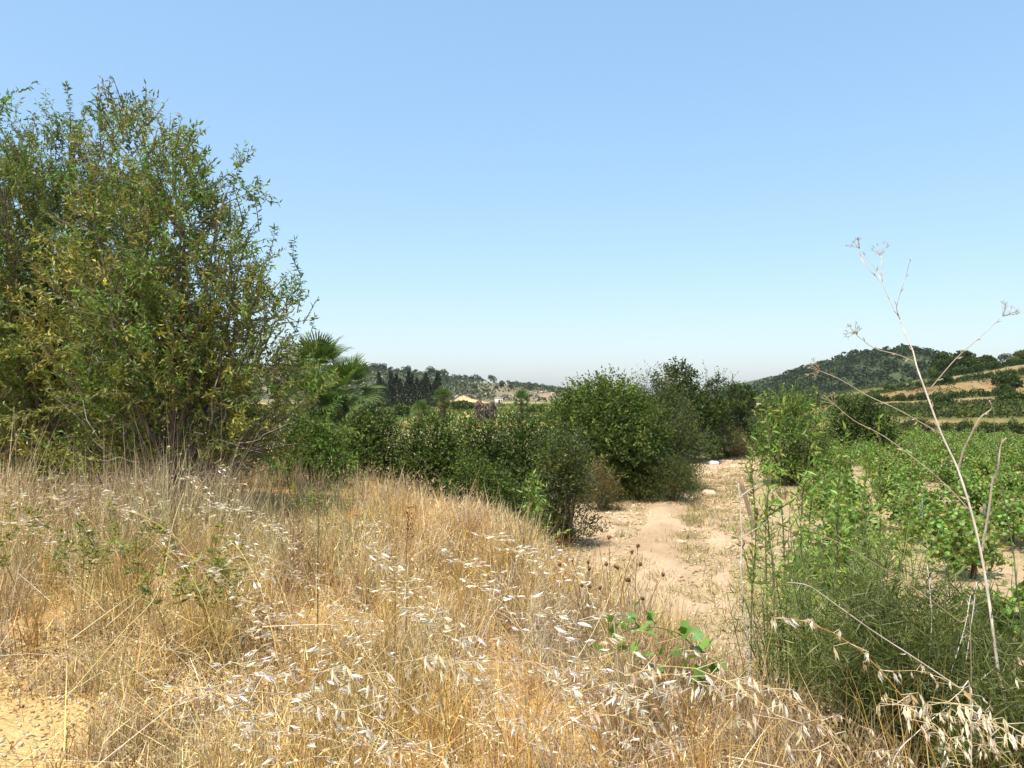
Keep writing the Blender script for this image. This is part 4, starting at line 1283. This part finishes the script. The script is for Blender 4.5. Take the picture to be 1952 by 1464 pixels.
def zone(x, y, e, rng):
    """species mix by place, plus painted tree shade: returns base colour, tip colour, height, density"""
    n = len(x)
    s = pick(STRAW, n, rng, .32); am = pick(AMBER, n, rng, .32); ru = pick(RUSSET, n, rng, .35); gs = pick(GREYS, n, rng, .3); pa = pick(PALE, n, rng)
    ol = pick(np.array([[.30, .26, .08], [.24, .22, .07], [.36, .30, .10]]), n, rng); gr = pick(np.array([[.16, .18, .05], [.20, .20, .06]]), n, rng)
    u = rng.random(n); nz = fbm(x, y, .9)
    C = s.copy(); H = np.full(n, .47); dens = np.ones(n)
    amber = np.maximum(sstep(.42, .6, fbm(x + 7, y + 3, .8)) * sstep(7, 5, y), np.exp(-((x + .45) / .5) ** 2 - ((y - 3.4) / .6) ** 2))
    C = np.where((u < .14 + .42 * amber)[:, None], am, C)
    # brown thatch toward the lower right of the bank
    t = sstep(-.3, .5, x - (y - 3.5) * .15) * sstep(5.5, 4.2, y)
    C = np.where((rng.random(n) < t * .75)[:, None], ru, C); H = H * (1 - .45 * t)
    # greyish upright dead stems in the centre
    t = np.exp(-((x + .05) / .6) ** 2 - ((y - 5.0) / .8) ** 2)
    C = np.where((rng.random(n) < t * .8)[:, None], gs, C)
    # fine pale gold hummock in the centre further back
    t = sstep(5.4, 6.4, y) * sstep(-2.4, -1.3, x) * sstep(12, 9.5, y)
    C = np.where((rng.random(n) < t * .7)[:, None], pick(np.array([[.47, .31, .12], [.42, .26, .10], [.52, .36, .16]]), n, rng), C); H = H * (1 + .05 * t)
    # olive-green grass below the shrubs on the left centre
    t = sstep(6.2, 7.6, y) * sstep(-.9, -1.7, x) * sstep(-4.6, -3.6, x)
    C = np.where((rng.random(n) < t * .85)[:, None], np.where((u < .6)[:, None], ol, gr), C); H = H * (1 + .3 * t)
    # russet tall grass against the hedge
    t = sstep(9.5, 11, y) * sstep(-3.0, -2.0, x)
    C = np.where((rng.random(n) < t * .75)[:, None], pick(np.array([[.33, .19, .09], [.27, .15, .07], [.42, .29, .14]]), n, rng), C); H = H * (1 + .25 * t)
    # dry weeds under the almond trees, their shade put into the brown colour
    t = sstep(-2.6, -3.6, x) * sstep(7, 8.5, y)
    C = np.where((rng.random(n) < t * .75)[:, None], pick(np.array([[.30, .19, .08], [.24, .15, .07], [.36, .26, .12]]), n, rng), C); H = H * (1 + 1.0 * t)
    # weeds with green, left
    t = sstep(-1.0, -1.8, x) * sstep(5.0, 6.0, y) * sstep(9, 7.5, y)
    C = np.where((rng.random(n) < t * .25)[:, None], gr, C)
    # bare sand at lower left
    bare = sstep(-.35, -1.5, x - (y - 4) * .2 + (fbm(x, y, 1.1) - .5) * 1.6) * sstep(5.9, 4.6, y + (noise2(x, y, 1.3) - .5) * 1.2)
    C = np.where((rng.random(n) < bare * .6)[:, None], np.where((u < .5)[:, None], ru, s), C)
    dens = dens * (1 - .58 * bare); H = H * (1 - .5 * bare)
    bare2 = sstep(-1.75, -2.15, x) * sstep(4.3, 3.9, y)
    dens = dens * (1 - .97 * bare2)
    # slope below the rim: greener, thinning out
    t = sstep(.2, -.5, e)
    C = np.where((rng.random(n) < t * .35 * sstep(.6, 1.6, x))[:, None], gr, C)
    dens = dens * sstep(-1.9, -.9, e) * np.where(y > 9, sstep(-.9, .0, e), 1)
    H = H * (.3 + 1.35 * fbm(x + 21, y + 5, 1.5))
    return C, pa, H, dens


def make_grass(name, label, n, dlo, dhi, seed, W, thatch=.3, rlo=-.72, rhi=.75, Hs=1.0):
    g = Geo()
    x, y, e, rng = grass_fill(n, dlo, dhi, rlo, rhi, seed)
    keep = e > -1.9
    x, y, e = x[keep], y[keep], e[keep]
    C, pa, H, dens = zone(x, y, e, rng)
    clump = (.14 + 1.1 * sstep(.3, .65, noise2(x, y, 4.5))) * (.35 + .9 * sstep(.25, .6, noise2(x + 40, y, 1.5)))
    tone = .70 + .72 * fbm(x + 3, y + 60, 1.9)
    C = C * tone[:, None]
    keep = rng.random(len(x)) < dens * clump
    x, y, C, pa, H = x[keep], y[keep], C[keep], pa[keep], H[keep]
    n = len(x)
    P = np.stack([x, y, G(x, y) - .02], 1)
    th = rng.random(n) < thatch
    L = np.where(th, rng.uniform(.04, .17, n), H * rng.uniform(.35, 1.0, n) * np.where(rng.random(n) < .08, 1.5, 1)) * Hs
    P[:, 2] += np.where(th, rng.uniform(0, .75, n) ** 1.3 * H, 0)
    t0 = np.where(th, rng.uniform(.1, 1.6, n), np.abs(rng.normal(size=n)) * .42)
    t1 = np.where(th, rng.normal(size=n) * .7, rng.uniform(-.25, .5, n))
    az = np.where(th, rng.uniform(0, 6.28, n), noise2(x, y, 1.6) * 11 + noise2(x + 9, y, 7) * 7 + rng.normal(size=n) * .5)
    tipc = C * .45 + pa * .55
    blades(g, P, az, t0, t1, L, rng.uniform(.6, 1.3, n) * W * np.where(th, 1.15, 1), C, tipc, rng)
    return tag(g.build(name, M_STRAW), label, "grass", None, "stuff")


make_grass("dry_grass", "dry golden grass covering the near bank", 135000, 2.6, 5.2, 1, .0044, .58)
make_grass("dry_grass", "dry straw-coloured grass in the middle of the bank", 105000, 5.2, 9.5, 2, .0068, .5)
make_grass("dry_grass", "dry grass along the hedge, and under the almond trees with their shade in its brown", 80000, 9.5, 17.5, 3, .010, .45, Hs=.62)

# tall splayed tussocks and flattened straws standing out of the turf
g = Geo(); rng = np.random.default_rng(29); nt_ = 300
ty_ = np.sqrt(rng.uniform(2.7 ** 2, 9 ** 2, nt_)); tx_ = rng.uniform(-.68, .64, nt_) * ty_
ee_ = edge_dist(tx_, ty_) * _SG
_, _, Ht, dn = zone(tx_, ty_, ee_, rng)
ok = (ee_ > np.where(tx_ > .8, -1.5, -.6)) & (rng.random(nt_) < np.maximum(dn, .6 * (tx_ > .8)))
tx_, ty_ = tx_[ok], ty_[ok]; nt_ = len(tx_)
tc2 = pick(np.concatenate([AMBER, RUSSET * 1.2, STRAW, GREYS]), nt_, rng, .15)
k = np.repeat(np.arange(nt_), 55); n = len(k)
x = tx_[k] + rng.normal(size=n) * .05; y = ty_[k] + rng.normal(size=n) * .05
az = rng.uniform(0, 6.28, n)
blades(g, np.stack([x, y, G(x, y) - .02], 1), az, np.abs(rng.normal(size=n)) * .35, rng.uniform(-.1, .55, n), rng.uniform(.3, .72, n) * (.75 + .4 * rng.random(nt_))[k], rng.uniform(.7, 1.3, n) * .004 * (.7 + y / 12),
       tc2[k] * np.exp(rng.normal(size=(n, 1)) * .25), None, rng)
n = 3000
y = np.sqrt(rng.uniform(2.6 ** 2, 8 ** 2, n)); x = rng.uniform(-.7, .6, n) * y; ee_ = edge_dist(x, y) * _SG
ok = ee_ > -1.0; x, y = x[ok], y[ok]; n = len(x)
blades(g, np.stack([x, y, G(x, y) + rng.uniform(.02, .32, n)], 1), rng.uniform(0, 6.28, n), rng.uniform(.9, 1.7, n), rng.normal(size=n) * .3, rng.uniform(.2, .6, n), .0045 * (.7 + y / 12), pick(np.concatenate([STRAW, PALE, AMBER]), n, rng, .2), None, rng)
tag(g.build("tussocks", M_STRAW), "taller amber tussocks and flattened straws in the bank's dry grass", "grass", None, "stuff")

# chaff: broken husks, seeds and leaf scraps caught in the grass
g = Geo(); rng = np.random.default_rng(23); n = 95000
y = np.sqrt(rng.uniform(2.6 ** 2, 8.5 ** 2, n)); x = rng.uniform(-.72, .72, n) * y
e = edge_dist(x, y) * _SG
C, pa, H, dens = zone(x, y, e, rng)
keep = (e > -1.2) & (rng.random(n) < dens * (.25 + .9 * sstep(.3, .62, noise2(x, y, 3.7))))
x, y, C, pa, H = x[keep], y[keep], C[keep], pa[keep], H[keep]; n = len(x)
C = np.where((rng.random(n) < .35)[:, None], pa, C * 1.05)
P = np.stack([x, y, G(x, y) + H * rng.uniform(.02, .8, n)], 1)
leaves(g, P, unit(rdir(n, rng) * [1, 1, .6]), rng.uniform(.010, .028, n) * (.7 + y / 12), rng.uniform(.003, .008, n) * (.7 + y / 12), C, .3, rng)
tag(g.build("chaff", M_STRAW), "dry husks and leaf scraps caught in the bank's grass", "chaff", None, "stuff")

# low weeds and dry tufts on the track side and under the vines
g = Geo(); rng = np.random.default_rng(17); n = 60000
y = np.sqrt(rng.uniform(6 ** 2, 45 ** 2, n)); x = rng.uniform(-.02, .68, n) * y
e = edge_dist(x, y) * _SG
off = (x - track_c(y)) / track_w(y); off = np.where((off > -1) & (off < .35), 0, 1.5)
pr = sstep(.48, .64, fbm(x, y, .6)) * np.where(off < 1, .16, .85) + .04 + .25 * sstep(10, 7, y)
keep = (e < -1.2) & (rng.random(n) < pr)
x, y = x[keep], y[keep]
nt_ = 150; ty_ = rng.uniform(8, 30, nt_); tx_ = track_c(ty_) + track_w(ty_) * np.where(rng.random(nt_) < .75, rng.uniform(.1, 1.5, nt_), rng.uniform(-1.2, .1, nt_))
kk_ = np.repeat(np.arange(nt_), 70)
x = np.concatenate([x, tx_[kk_] + rng.normal(size=len(kk_)) * .16]); y = np.concatenate([y, ty_[kk_] + rng.normal(size=len(kk_)) * .16]); n = len(x)
C = np.where((rng.random(n) < .45)[:, None], pick(np.array([[.22, .22, .06], [.16, .18, .05], [.28, .25, .08]]), n, rng), pick(np.concatenate([STRAW, GREYS]) * .9, n, rng))
blades(g, np.stack([x, y, G(x, y)], 1), rng.uniform(0, 6.28, n), rng.uniform(.1, 1.1, n), rng.uniform(0, .6, n), rng.uniform(.05, .22, n), .012, C, None, rng)
tag(g.build("weeds", M_STRAW), "low dry weeds on the track and vineyard soil", "weeds", None, "stuff")

# leaf litter and gravel on the bare sand
g = Geo(); n = 36000
d = np.sqrt(rng.uniform(2.8 ** 2, 5.4 ** 2, n)); x = rng.uniform(-.72, .1, n) * d
pr = sstep(.3, -1.6, x) * np.clip(.25 + 1.3 * (fbm(x, d, 1.6) - .3), .03, 1) * (1 - .8 * sstep(-1.75, -2.05, x) * sstep(4.2, 3.9, d))
keep = rng.random(n) < pr
x, d = x[keep], d[keep]; n = len(x)
leaves(g, np.stack([x, d, G(x, d) + rng.uniform(.002, .025, n)], 1), unit(rdir(n, rng) * [1, 1, .35]), rng.uniform(.012, .045, n), rng.uniform(.008, .022, n),
       pick(np.concatenate([STRAW, PALE, RUSSET * 1.1, GREYS]), n, rng), .3, rng)
tag(g.build("leaf_litter", M_STRAW), "dry leaf litter strewn over the sandy ground at lower left", "leaf litter", None, "stuff")
g = Geo(); n = 2600
d = np.sqrt(rng.uniform(2.8 ** 2, 5.6 ** 2, n)); x = rng.uniform(-.72, .0, n) * d
n2_ = 13000; d2 = rng.uniform(8, 42, n2_); x2 = track_c(d2) + rng.uniform(-1.3, 1.6, n2_) * track_w(d2)
x = np.concatenate([x, x2]); d = np.concatenate([d, d2])
s = np.concatenate([rng.uniform(.004, .014, n), rng.uniform(.008, .04, n2_) * (.6 + d2 / 40)])
rock_geo(g, np.stack([x, d, G(x, d) + s * .2], 1), s[:, None] * [[1.2, 1, .7]], pick(np.array([lin(196, 166, 126), lin(172, 140, 104), lin(150, 120, 88), lin(215, 196, 165)]), len(x), rng, .12), rng, False)
tag(g.build("gravel", M_STONE), "small gravel on the sand and the track", "gravel", None, "stuff")

# single stones
for i, (u, v, w, lab) in enumerate([
    (345, 1368, .05, "pale rounded stone half buried in litter at lower left"), (195, 1352, .035, "small tan stone on bare sand at lower left"),
    (1352, 945, .32, "flat pale stone lying on the dirt track"), (1297, 1035, .16, "whitish upright stone on the track's weedy edge"),
    (1160, 978, .12, "small stone on the track below the round bush"), (1268, 968, .10, "small stone in the middle of the dirt track"),
    (200, 1290, .03, "white pebble under the dry stems at lower left"), (1395, 893, .22, "stone at the far end of the dirt track")]):
    zg = 0 if u < 900 else -1.4
    d = (EYE - zg) * F / (v - HY); x = (u - CX) / F * d
    g = Geo(); rock_geo(g, np.zeros((1, 3)), np.array([[w, w * .7, w * .5]]), lin(196, 172, 142)[None], np.random.default_rng(600 + i))
    tag(g.build("stone", M_STONE, loc=(x, d, Gs(x, d) + w * .15)), lab, "stone", "loose stones")
u, v = 1360, 886; d = 3.0 * F / (v - HY); x = (u - CX) / F * d
g = Geo(); rock_geo(g, np.zeros((1, 3)), np.array([[.28, .16, .14]]), np.array([[.85, .86, .88]]), np.random.default_rng(640))
tag(g.build("plastic_bag", M_WALL, loc=(x, d, Gs(x, d) + .06)), "crumpled white plastic bag at the far end of the track", "litter")


# ------------------------------------------------------------------ wild oats: single stalks with dangling spikelets
def oat_proto(seed, kind):
    rng = np.random.default_rng(seed)
    st, sp = Geo(), Geo()
    H = rng.uniform(.85, 1.05); lean = rng.uniform(.25, .6)
    t = np.linspace(0, 1, 14)
    bend = 1.7 if kind == "droop" else 1.25
    ang = lean * .4 + bend * t ** 2.6
    dx = np.concatenate([[0], np.cumsum(np.sin(ang[:-1]))]) / 13 * H; dz = np.concatenate([[0], np.cumsum(np.cos(ang[:-1]))]) / 13 * H
    P = np.stack([dx, rng.normal(size=14) * .006, dz], 1)
    polytube(st, P, .0018, .0008, 4, pick(np.concatenate([STRAW, AMBER]), 1, rng)[0])
    ns = rng.integers(11, 21)
    tt = rng.uniform(.62, 1, ns) * 12.99; i0 = tt.astype(int)
    B = P[i0] + (P[i0 + 1] - P[i0]) * (tt - i0)[:, None]
    a = rng.uniform(0, 6.28, ns)
    out = np.stack([np.cos(a), np.sin(a), rng.uniform(-.2, .5, ns)], 1)
    E = B + unit(out) * rng.uniform(.015, .06, ns)[:, None]
    tubes(st, B, E, .0009, .0007, 3, PALE[0])
    if kind == "droop":
        D = unit(np.stack([rng.normal(size=ns) * .35 - .2, rng.normal(size=ns) * .3, -np.ones(ns)], 1))
    else:
        sgn = np.where(rng.random(ns) < .7, 1, -1) * (1 if seed % 2 else -1)
        D = unit(np.stack([sgn * np.ones(ns), rng.normal(size=ns) * .35, rng.normal(size=ns) * .25 - .18], 1))
    L = rng.uniform(.024, .036, ns)
    pal = np.array([[.80, .74, .57], [.86, .82, .70], [.74, .63, .43]])
    C = pick(pal, ns, rng, .16)
    for s_ in (-.12, 0, .12):
        leaves(sp, E, unit(D + rdir(ns, rng) * abs(s_) * 1.2), L * (1 if s_ else .8), .0063, C, .35, rng)
    # awns
    tubes(sp, E + D * L[:, None] * .5, E + unit(D + rdir(ns, rng) * .25) * (L * 1.9)[:, None], .0004, .0003, 3, lin(150, 110, 70))
    return st.mesh("wild_oat", M_STRAW), sp.mesh("panicle", M_HUSK)


OW = [oat_proto(700 + i, "wind") for i in range(7)]
OD = [oat_proto(720 + i, "droop") for i in range(5)]
rng = np.random.default_rng(91)


def oats(n, u0, u1, v0, v1, d0, d1, protos, label, group, zr, cl=1.0):
    """panicles whose heads sit in a patch of the bank"""
    k = 0; tries = 0
    while k < n and tries < n * 20:
        tries += 1
        if k % 4 == 0:
            cu, cv, cd = rng.uniform(u0, u1), rng.uniform(v0, v1), rng.uniform(d0, d1)
        u, v, d = cu + rng.normal() * 55 * cl, cv + rng.normal() * 35 * cl, min(max(cd + rng.normal() * .12, d0), d1)
        if tries % 9 == 8: cu, cv, cd = rng.uniform(u0, u1), rng.uniform(v0, v1), rng.uniform(d0, d1)
        p = px(u, v, d)
        gz = Gs(p[0], p[1])
        h = p[2] - gz
        if h < .22 or h > 1.15: continue
        me = protos[rng.integers(0, len(protos))]
        hz_ = max(v_.co.z for v_ in me[0].vertices)
        s = h / hz_
        if s > 1.4 or s < .3: continue
        o = tag(place("wild_oat", me[0], None, (p[0], p[1], gz)), label, "wild oat", group)
        rz = rng.normal() * .6 + zr
        o.rotation_euler = (0, 0, rz); ss = max(s, .75)
        o.scale = (ss, ss, s)
        ex = me[0].vertices[len(me[0].vertices) // 2].co.x * ss * 1.2
        o.location.x -= ex * math.cos(rz); o.location.y -= ex * math.sin(rz)
        place("panicle", me[1], o)
        k += 1


oats(36, 0, 420, 880, 1020, 4.6, 7.0, OW, "dry wild oat with pale windblown spikelets before the shaded almond tree foot", "oats at left", math.pi)
oats(44, 400, 790, 920, 1250, 2.6, 5.0, OW, "dry wild oat with shining white spikelets in the centre-left golden grass", "oats at centre left", math.pi, cl=1.7)
oats(15, 760, 1090, 940, 1200, 3.0, 4.6, OW, "dry wild oat with scattered pale spikelets over the golden grass hummock", "oats at centre", math.pi)
oats(34, 440, 1150, 1180, 1440, 2.0, 2.9, OW + OD, "dry wild oat head hanging low in amber straw near the bottom edge", "oats at bottom centre", math.pi)
oats(16, 1190, 1380, 1230, 1440, 2.2, 3.0, OD, "wild oat with drooping cream spikelets over brown thatch", "oats at bottom right of centre", math.pi)
oats(20, 1460, 1950, 1150, 1460, 2.0, 3.0, OD, "wild oat with drooping cream spikelets in front of dark fennel", "oats at lower right", 2.6, cl=3.0)


# ------------------------------------------------------------------ single dry weeds
def ground_at(u, v, zg=0.0):
    d = (EYE - zg) * F / (v - HY)
    return (u - CX) / F * d, d


def dry_weed(name, label, cat, u, d, vtop, seed, heads, colr, head_col, headr, spread=.35, nst=3, long_heads=False):
    rng = np.random.default_rng(seed)
    x = (u - CX) / F * d; gz = Gs(x, d)
    h = EYE - (vtop - HY) / F * d - gz
    root = thing(name, label, cat, (x, d, gz))
    st = Geo(); tips = []
    for i in range(nst):
        a = rng.uniform(0, 6.28); l = rng.uniform(.0, 1) * spread
        top = np.array([math.cos(a) * l * h * .5, math.sin(a) * l * h * .5, h * (1 if i == 0 else rng.uniform(.7, .97))])
        P = smooth_line(np.array([(0, 0, -.05), top * [.3, .3, .4] + rng.normal(size=3) * .01, top * [.6, .6, .75], top]), 4)
        polytube(st, P, .006 if long_heads else .0035, .002, 5, colr); tips.append(top)
        for j in range(max(0, heads // nst - 1)):
            k = rng.integers(5, len(P) - 1); b = P[k]
            dv = unit(rdir(1, rng) * [[1, 1, .3]] + [[0, 0, 1.0]])[0]
            e = b + dv * rng.uniform(.06, .2) * (h / .8)
            polytube(st, np.array([b, (b + e) / 2 + [0, 0, -.01], e]), .002, .0013, 4, colr); tips.append(e)
    so_ = st.build("stem", M_STALK, root)
    for t in tips:
        g = Geo()
        if long_heads:
            m = 45
            z = rng.uniform(-.35, .0, m) * h * .6; a = rng.uniform(0, 6.28, m); o = np.stack([np.cos(a), np.sin(a), np.full(m, .6)], 1)
            leaves(g, t + np.stack([z * 0, z * 0, z], 1) + o * .006, o, rng.uniform(.01, .03, m), .012, pick(head_col[None], m, rng), .2, rng)
        else:
            rock_geo(g, np.array([t]), np.array([[headr, headr, headr * 1.25]]), head_col[None], rng)
            m = 26
            o = rdir(m, rng)
            leaves(g, t + o * headr * .8, o + [0, 0, .3], headr * .7, headr * .3, pick(head_col[None], m, rng), .2, rng)
        g.build("seed_head", M_STALK, so_)


TB = lin(110, 80, 52)
dry_weed("dry_scabious", "dry weed with dark round seed heads against the pale track, left plant", "seed-head weed", 1120, 4.9, 1030, 1, 9, lin(150, 115, 78), TB, .011, .5, 4)
dry_weed("dry_scabious", "dry weed with dark round seed heads against the pale track, tallest plant", "seed-head weed", 1165, 4.7, 1028, 2, 10, lin(150, 115, 78), TB, .011, .55, 4)
dry_weed("dry_scabious", "dry weed with dark round seed heads against the pale track, right plant", "seed-head weed", 1205, 4.6, 1042, 3, 8, lin(150, 115, 78), TB, .011, .5, 3)
dry_weed("dry_mullein", "dark brown dry mullein spike standing in the golden grass", "dry weed", 764, 4.6, 965, 4, 3, lin(150, 110, 68), lin(138, 98, 60), .01, .22, 2, True)
dry_weed("dry_mullein", "dark dry weed stalk among the shining oats at centre left", "dry weed", 605, 5.2, 915, 5, 2, lin(135, 108, 78), lin(128, 102, 76), .01, .2, 1, True)


def thistle(label, u, v, d, seed, pale=False):
    rng = np.random.default_rng(seed)
    x = (u - CX) / F * d; gz = Gs(x, d)
    h = max(.25, EYE - (v - HY) / F * d - gz)
    root = thing("yellow_thistle", label, "thistle", (x, d, gz))
    st, lf = Geo(), Geo(); tips = []
    for i in range(5):
        a = rng.uniform(0, 6.28); top = np.array([math.cos(a) * .24, math.sin(a) * .24, h * rng.uniform(.72, .95)])
        P = smooth_line(np.array([(0, 0, -.04), top * [.4, .4, .5], top]), 5)
        polytube(st, P, .003, .002, 5, lin(170, 150, 95)); tips.append(top)
        n = 26
        k = rng.integers(7, len(P), n)
        leaves(lf, P[k] + rng.normal(size=(n, 3)) * .01, rdir(n, rng) * [1, 1, .5] + [0, 0, .35], rng.uniform(.035, .075, n), .016, pick(np.array([[.22, .25, .06], [.28, .28, .08], [.18, .21, .05]]), n, rng), .3, rng)
    so_ = st.build("stem", M_LEAF, root); lf.build("leaves", M_LEAF, root)
    for t in tips[:3]:
        g = Geo(); o = rdir(40, rng); o[:, 2] = np.abs(o[:, 2]) + .3
        leaves(g, np.repeat(t[None], 40, 0), o, .016, .005, pick(np.array([[.75, .52, .02], [.8, .62, .05]] if not pale else [[.62, .58, .2], [.6, .55, .25]]), 40, rng, .08), .2, rng)
        g.build("flower", M_LEAF, so_)


for i, (u, v, d, lab) in enumerate([
    (55, 915, 6.4, "yellow-flowered thistle under the almonds at the left edge"), (60, 1000, 5.4, "yellow-flowered thistle at far left, lower one"),
    (155, 990, 5.6, "yellow-flowered thistle in straw, second from the left edge"), (225, 955, 6.0, "yellow-flowered thistle beside the white windblown oats"),
    (300, 1020, 5.2, "yellow-flowered thistle below the almond trunk, left one"), (370, 980, 5.7, "yellow-flowered thistle right below the almond trunk"),
    (330, 1075, 4.7, "yellow-flowered thistle nearest the bare sand"), (420, 1085, 4.7, "yellow-flowered thistle at the left rim of the shining oats"),
    (470, 1035, 5.0, "small yellow-flowered thistle among shining oats")]):
    thistle(lab, u, v, d, 800 + i)
for i, (u, v, d, lab) in enumerate([(600, 915, 8.6, "pale yellow flowering weed before the shrubs, left one"), (645, 920, 8.3, "pale yellow flowering weed before the shrubs, right one")]):
    thistle(lab, u, v, d, 830 + i, True)


# trailing vine shoot with big leaves on the bank's rim
def vine_shoot():
    rng = np.random.default_rng(55)
    d = 3.9
    base = px(1365, 1330, d); base[2] = Gs(base[0], base[1])
    root = thing("vine_shoot", "trailing vine shoot with large green leaves on the bank's rim", "vine", base)
    pts = np.array([px(u, v, d + o) for u, v, o in [(1365, 1330, 0), (1340, 1260, .05), (1300, 1212, .1), (1250, 1196, .1), (1200, 1200, .05), (1160, 1225, 0)]]) - base
    pts2 = np.array([px(u, v, d + o) for u, v, o in [(1360, 1310, -.02), (1300, 1278, -.05), (1240, 1268, -.05), (1190, 1265, 0)]]) - base
    g = Geo()
    polytube(g, pts, .004, .002, 5, lin(130, 130, 70), 4); polytube(g, pts2, .004, .002, 5, lin(130, 130, 70), 4)
    g.build("stem", M_LEAF, root)
    an = np.array([0, .55, 1.0, 1.6, 2.3, 3.14, -2.3, -1.6, -1.0, -.55]); ra = np.array([1, .74, .95, .7, .8, .25, .8, .7, .95, .74])
    q = np.concatenate([smooth_line(pts, 4), smooth_line(pts2, 4)])
    meshes = []
    for j in range(4):
        gl = Geo()
        P = np.stack([np.cos(an) * ra, np.sin(an) * ra, .25 * (rng.random(10) - .6)], 1)
        V = np.concatenate([[[0, 0, .0]], P]); kk = np.arange(10)
        gl.add(V, np.stack([np.zeros(10, int), 1 + kk, 1 + (kk + 1) % 10], 1), None, pick(FRESH * 1.5, 1, rng, .15)[0])
        meshes.append(gl.mesh("leaf", M_LEAF))
    for i in range(46):
        p = q[rng.integers(1, len(q))] + rng.normal(size=3) * [.035, .05, .035] + [0, 0, .05]
        m = Matrix.Translation(Vector(p)) @ Matrix.Rotation(rng.uniform(0, 6.28), 4, 'Z') @ Matrix.Rotation(rng.uniform(.2, 1.3), 4, 'X') @ Matrix.Scale(rng.uniform(.034, .056), 4)
        place("leaf", meshes[i % 4], root, mw=m)


vine_shoot()

# long single straws crossing the grass
for i, (pts, d, r, c_, lab) in enumerate([
    ([(85, 1380), (225, 1215), (300, 1130), (330, 1000), (350, 940)], 3.9, .0032, STRAW[3], "long yellow straw slanting across the lower left grass"),
    ([(360, 1450), (405, 1390), (440, 1365)], 3.3, .003, PALE[0], "short bleached straw lying near the bottom left"),
    ([(500, 1195), (560, 1192), (640, 1190)], 3.5, .0032, PALE[1], "bleached straw lying level among the shining oats"),
    ([(960, 1460), (1060, 1370), (1130, 1290), (1170, 1250)], 3.0, .0035, STRAW[0], "thick tan straw slanting right over the brown thatch"),
    ([(790, 1240), (850, 1330), (930, 1440)], 3.0, .003, AMBER[1], "amber straw slanting down right in the bottom centre"),
    ([(640, 1230), (760, 1330), (880, 1400)], 3.1, .003, STRAW[1], "pale straw slanting down right left of the amber one"),
    ([(1385, 1442), (1440, 1452), (1500, 1466)], 2.9, .004, PALE[1], "bleached stalk lying in thatch at the bottom right of centre"),
    ([(1170, 1180), (1178, 1280), (1172, 1350)], 3.2, .0035, PALE[0], "bleached upright stem left of the trailing vine shoot")]):
    P = np.array([px(u, v, d + .05 * k) for k, (u, v) in enumerate(pts)])
    base = P[0].copy(); gz = Gs(base[0], base[1])
    g = Geo(); polytube(g, P - base, r, r * .5, 5, c_, 5)
    tag(g.build("straw", M_STALK, loc=base), lab, "straw", "long single straws")

# ------------------------------------------------------------------ the air
g = Geo(); box(g, -1900, 1900, -120, 2300, -4, 44, (1, 1, 1))
m, nt, b, out = new_mat("haze")
nt.nodes.remove(b)
pv = nt.nodes.new("ShaderNodeVolumePrincipled")
pv.inputs["Color"].default_value = (.95, .98, 1.0, 1)
pv.inputs["Density"].default_value = .00010
pv.inputs["Anisotropy"].default_value = .2
nt.links.new(pv.outputs[0], out.inputs["Volume"])
tag(g.build("haze", m), "thin summer haze over the valley", "haze", None, "stuff")

for o in bpy.data.objects:
    if o.parent is not None and o.name.split(".")[0] in ("panicle", "stems", "foliage", "leaves", "fronds", "crown", "dead_fronds", "branches"):
        o["kind"] = "stuff"
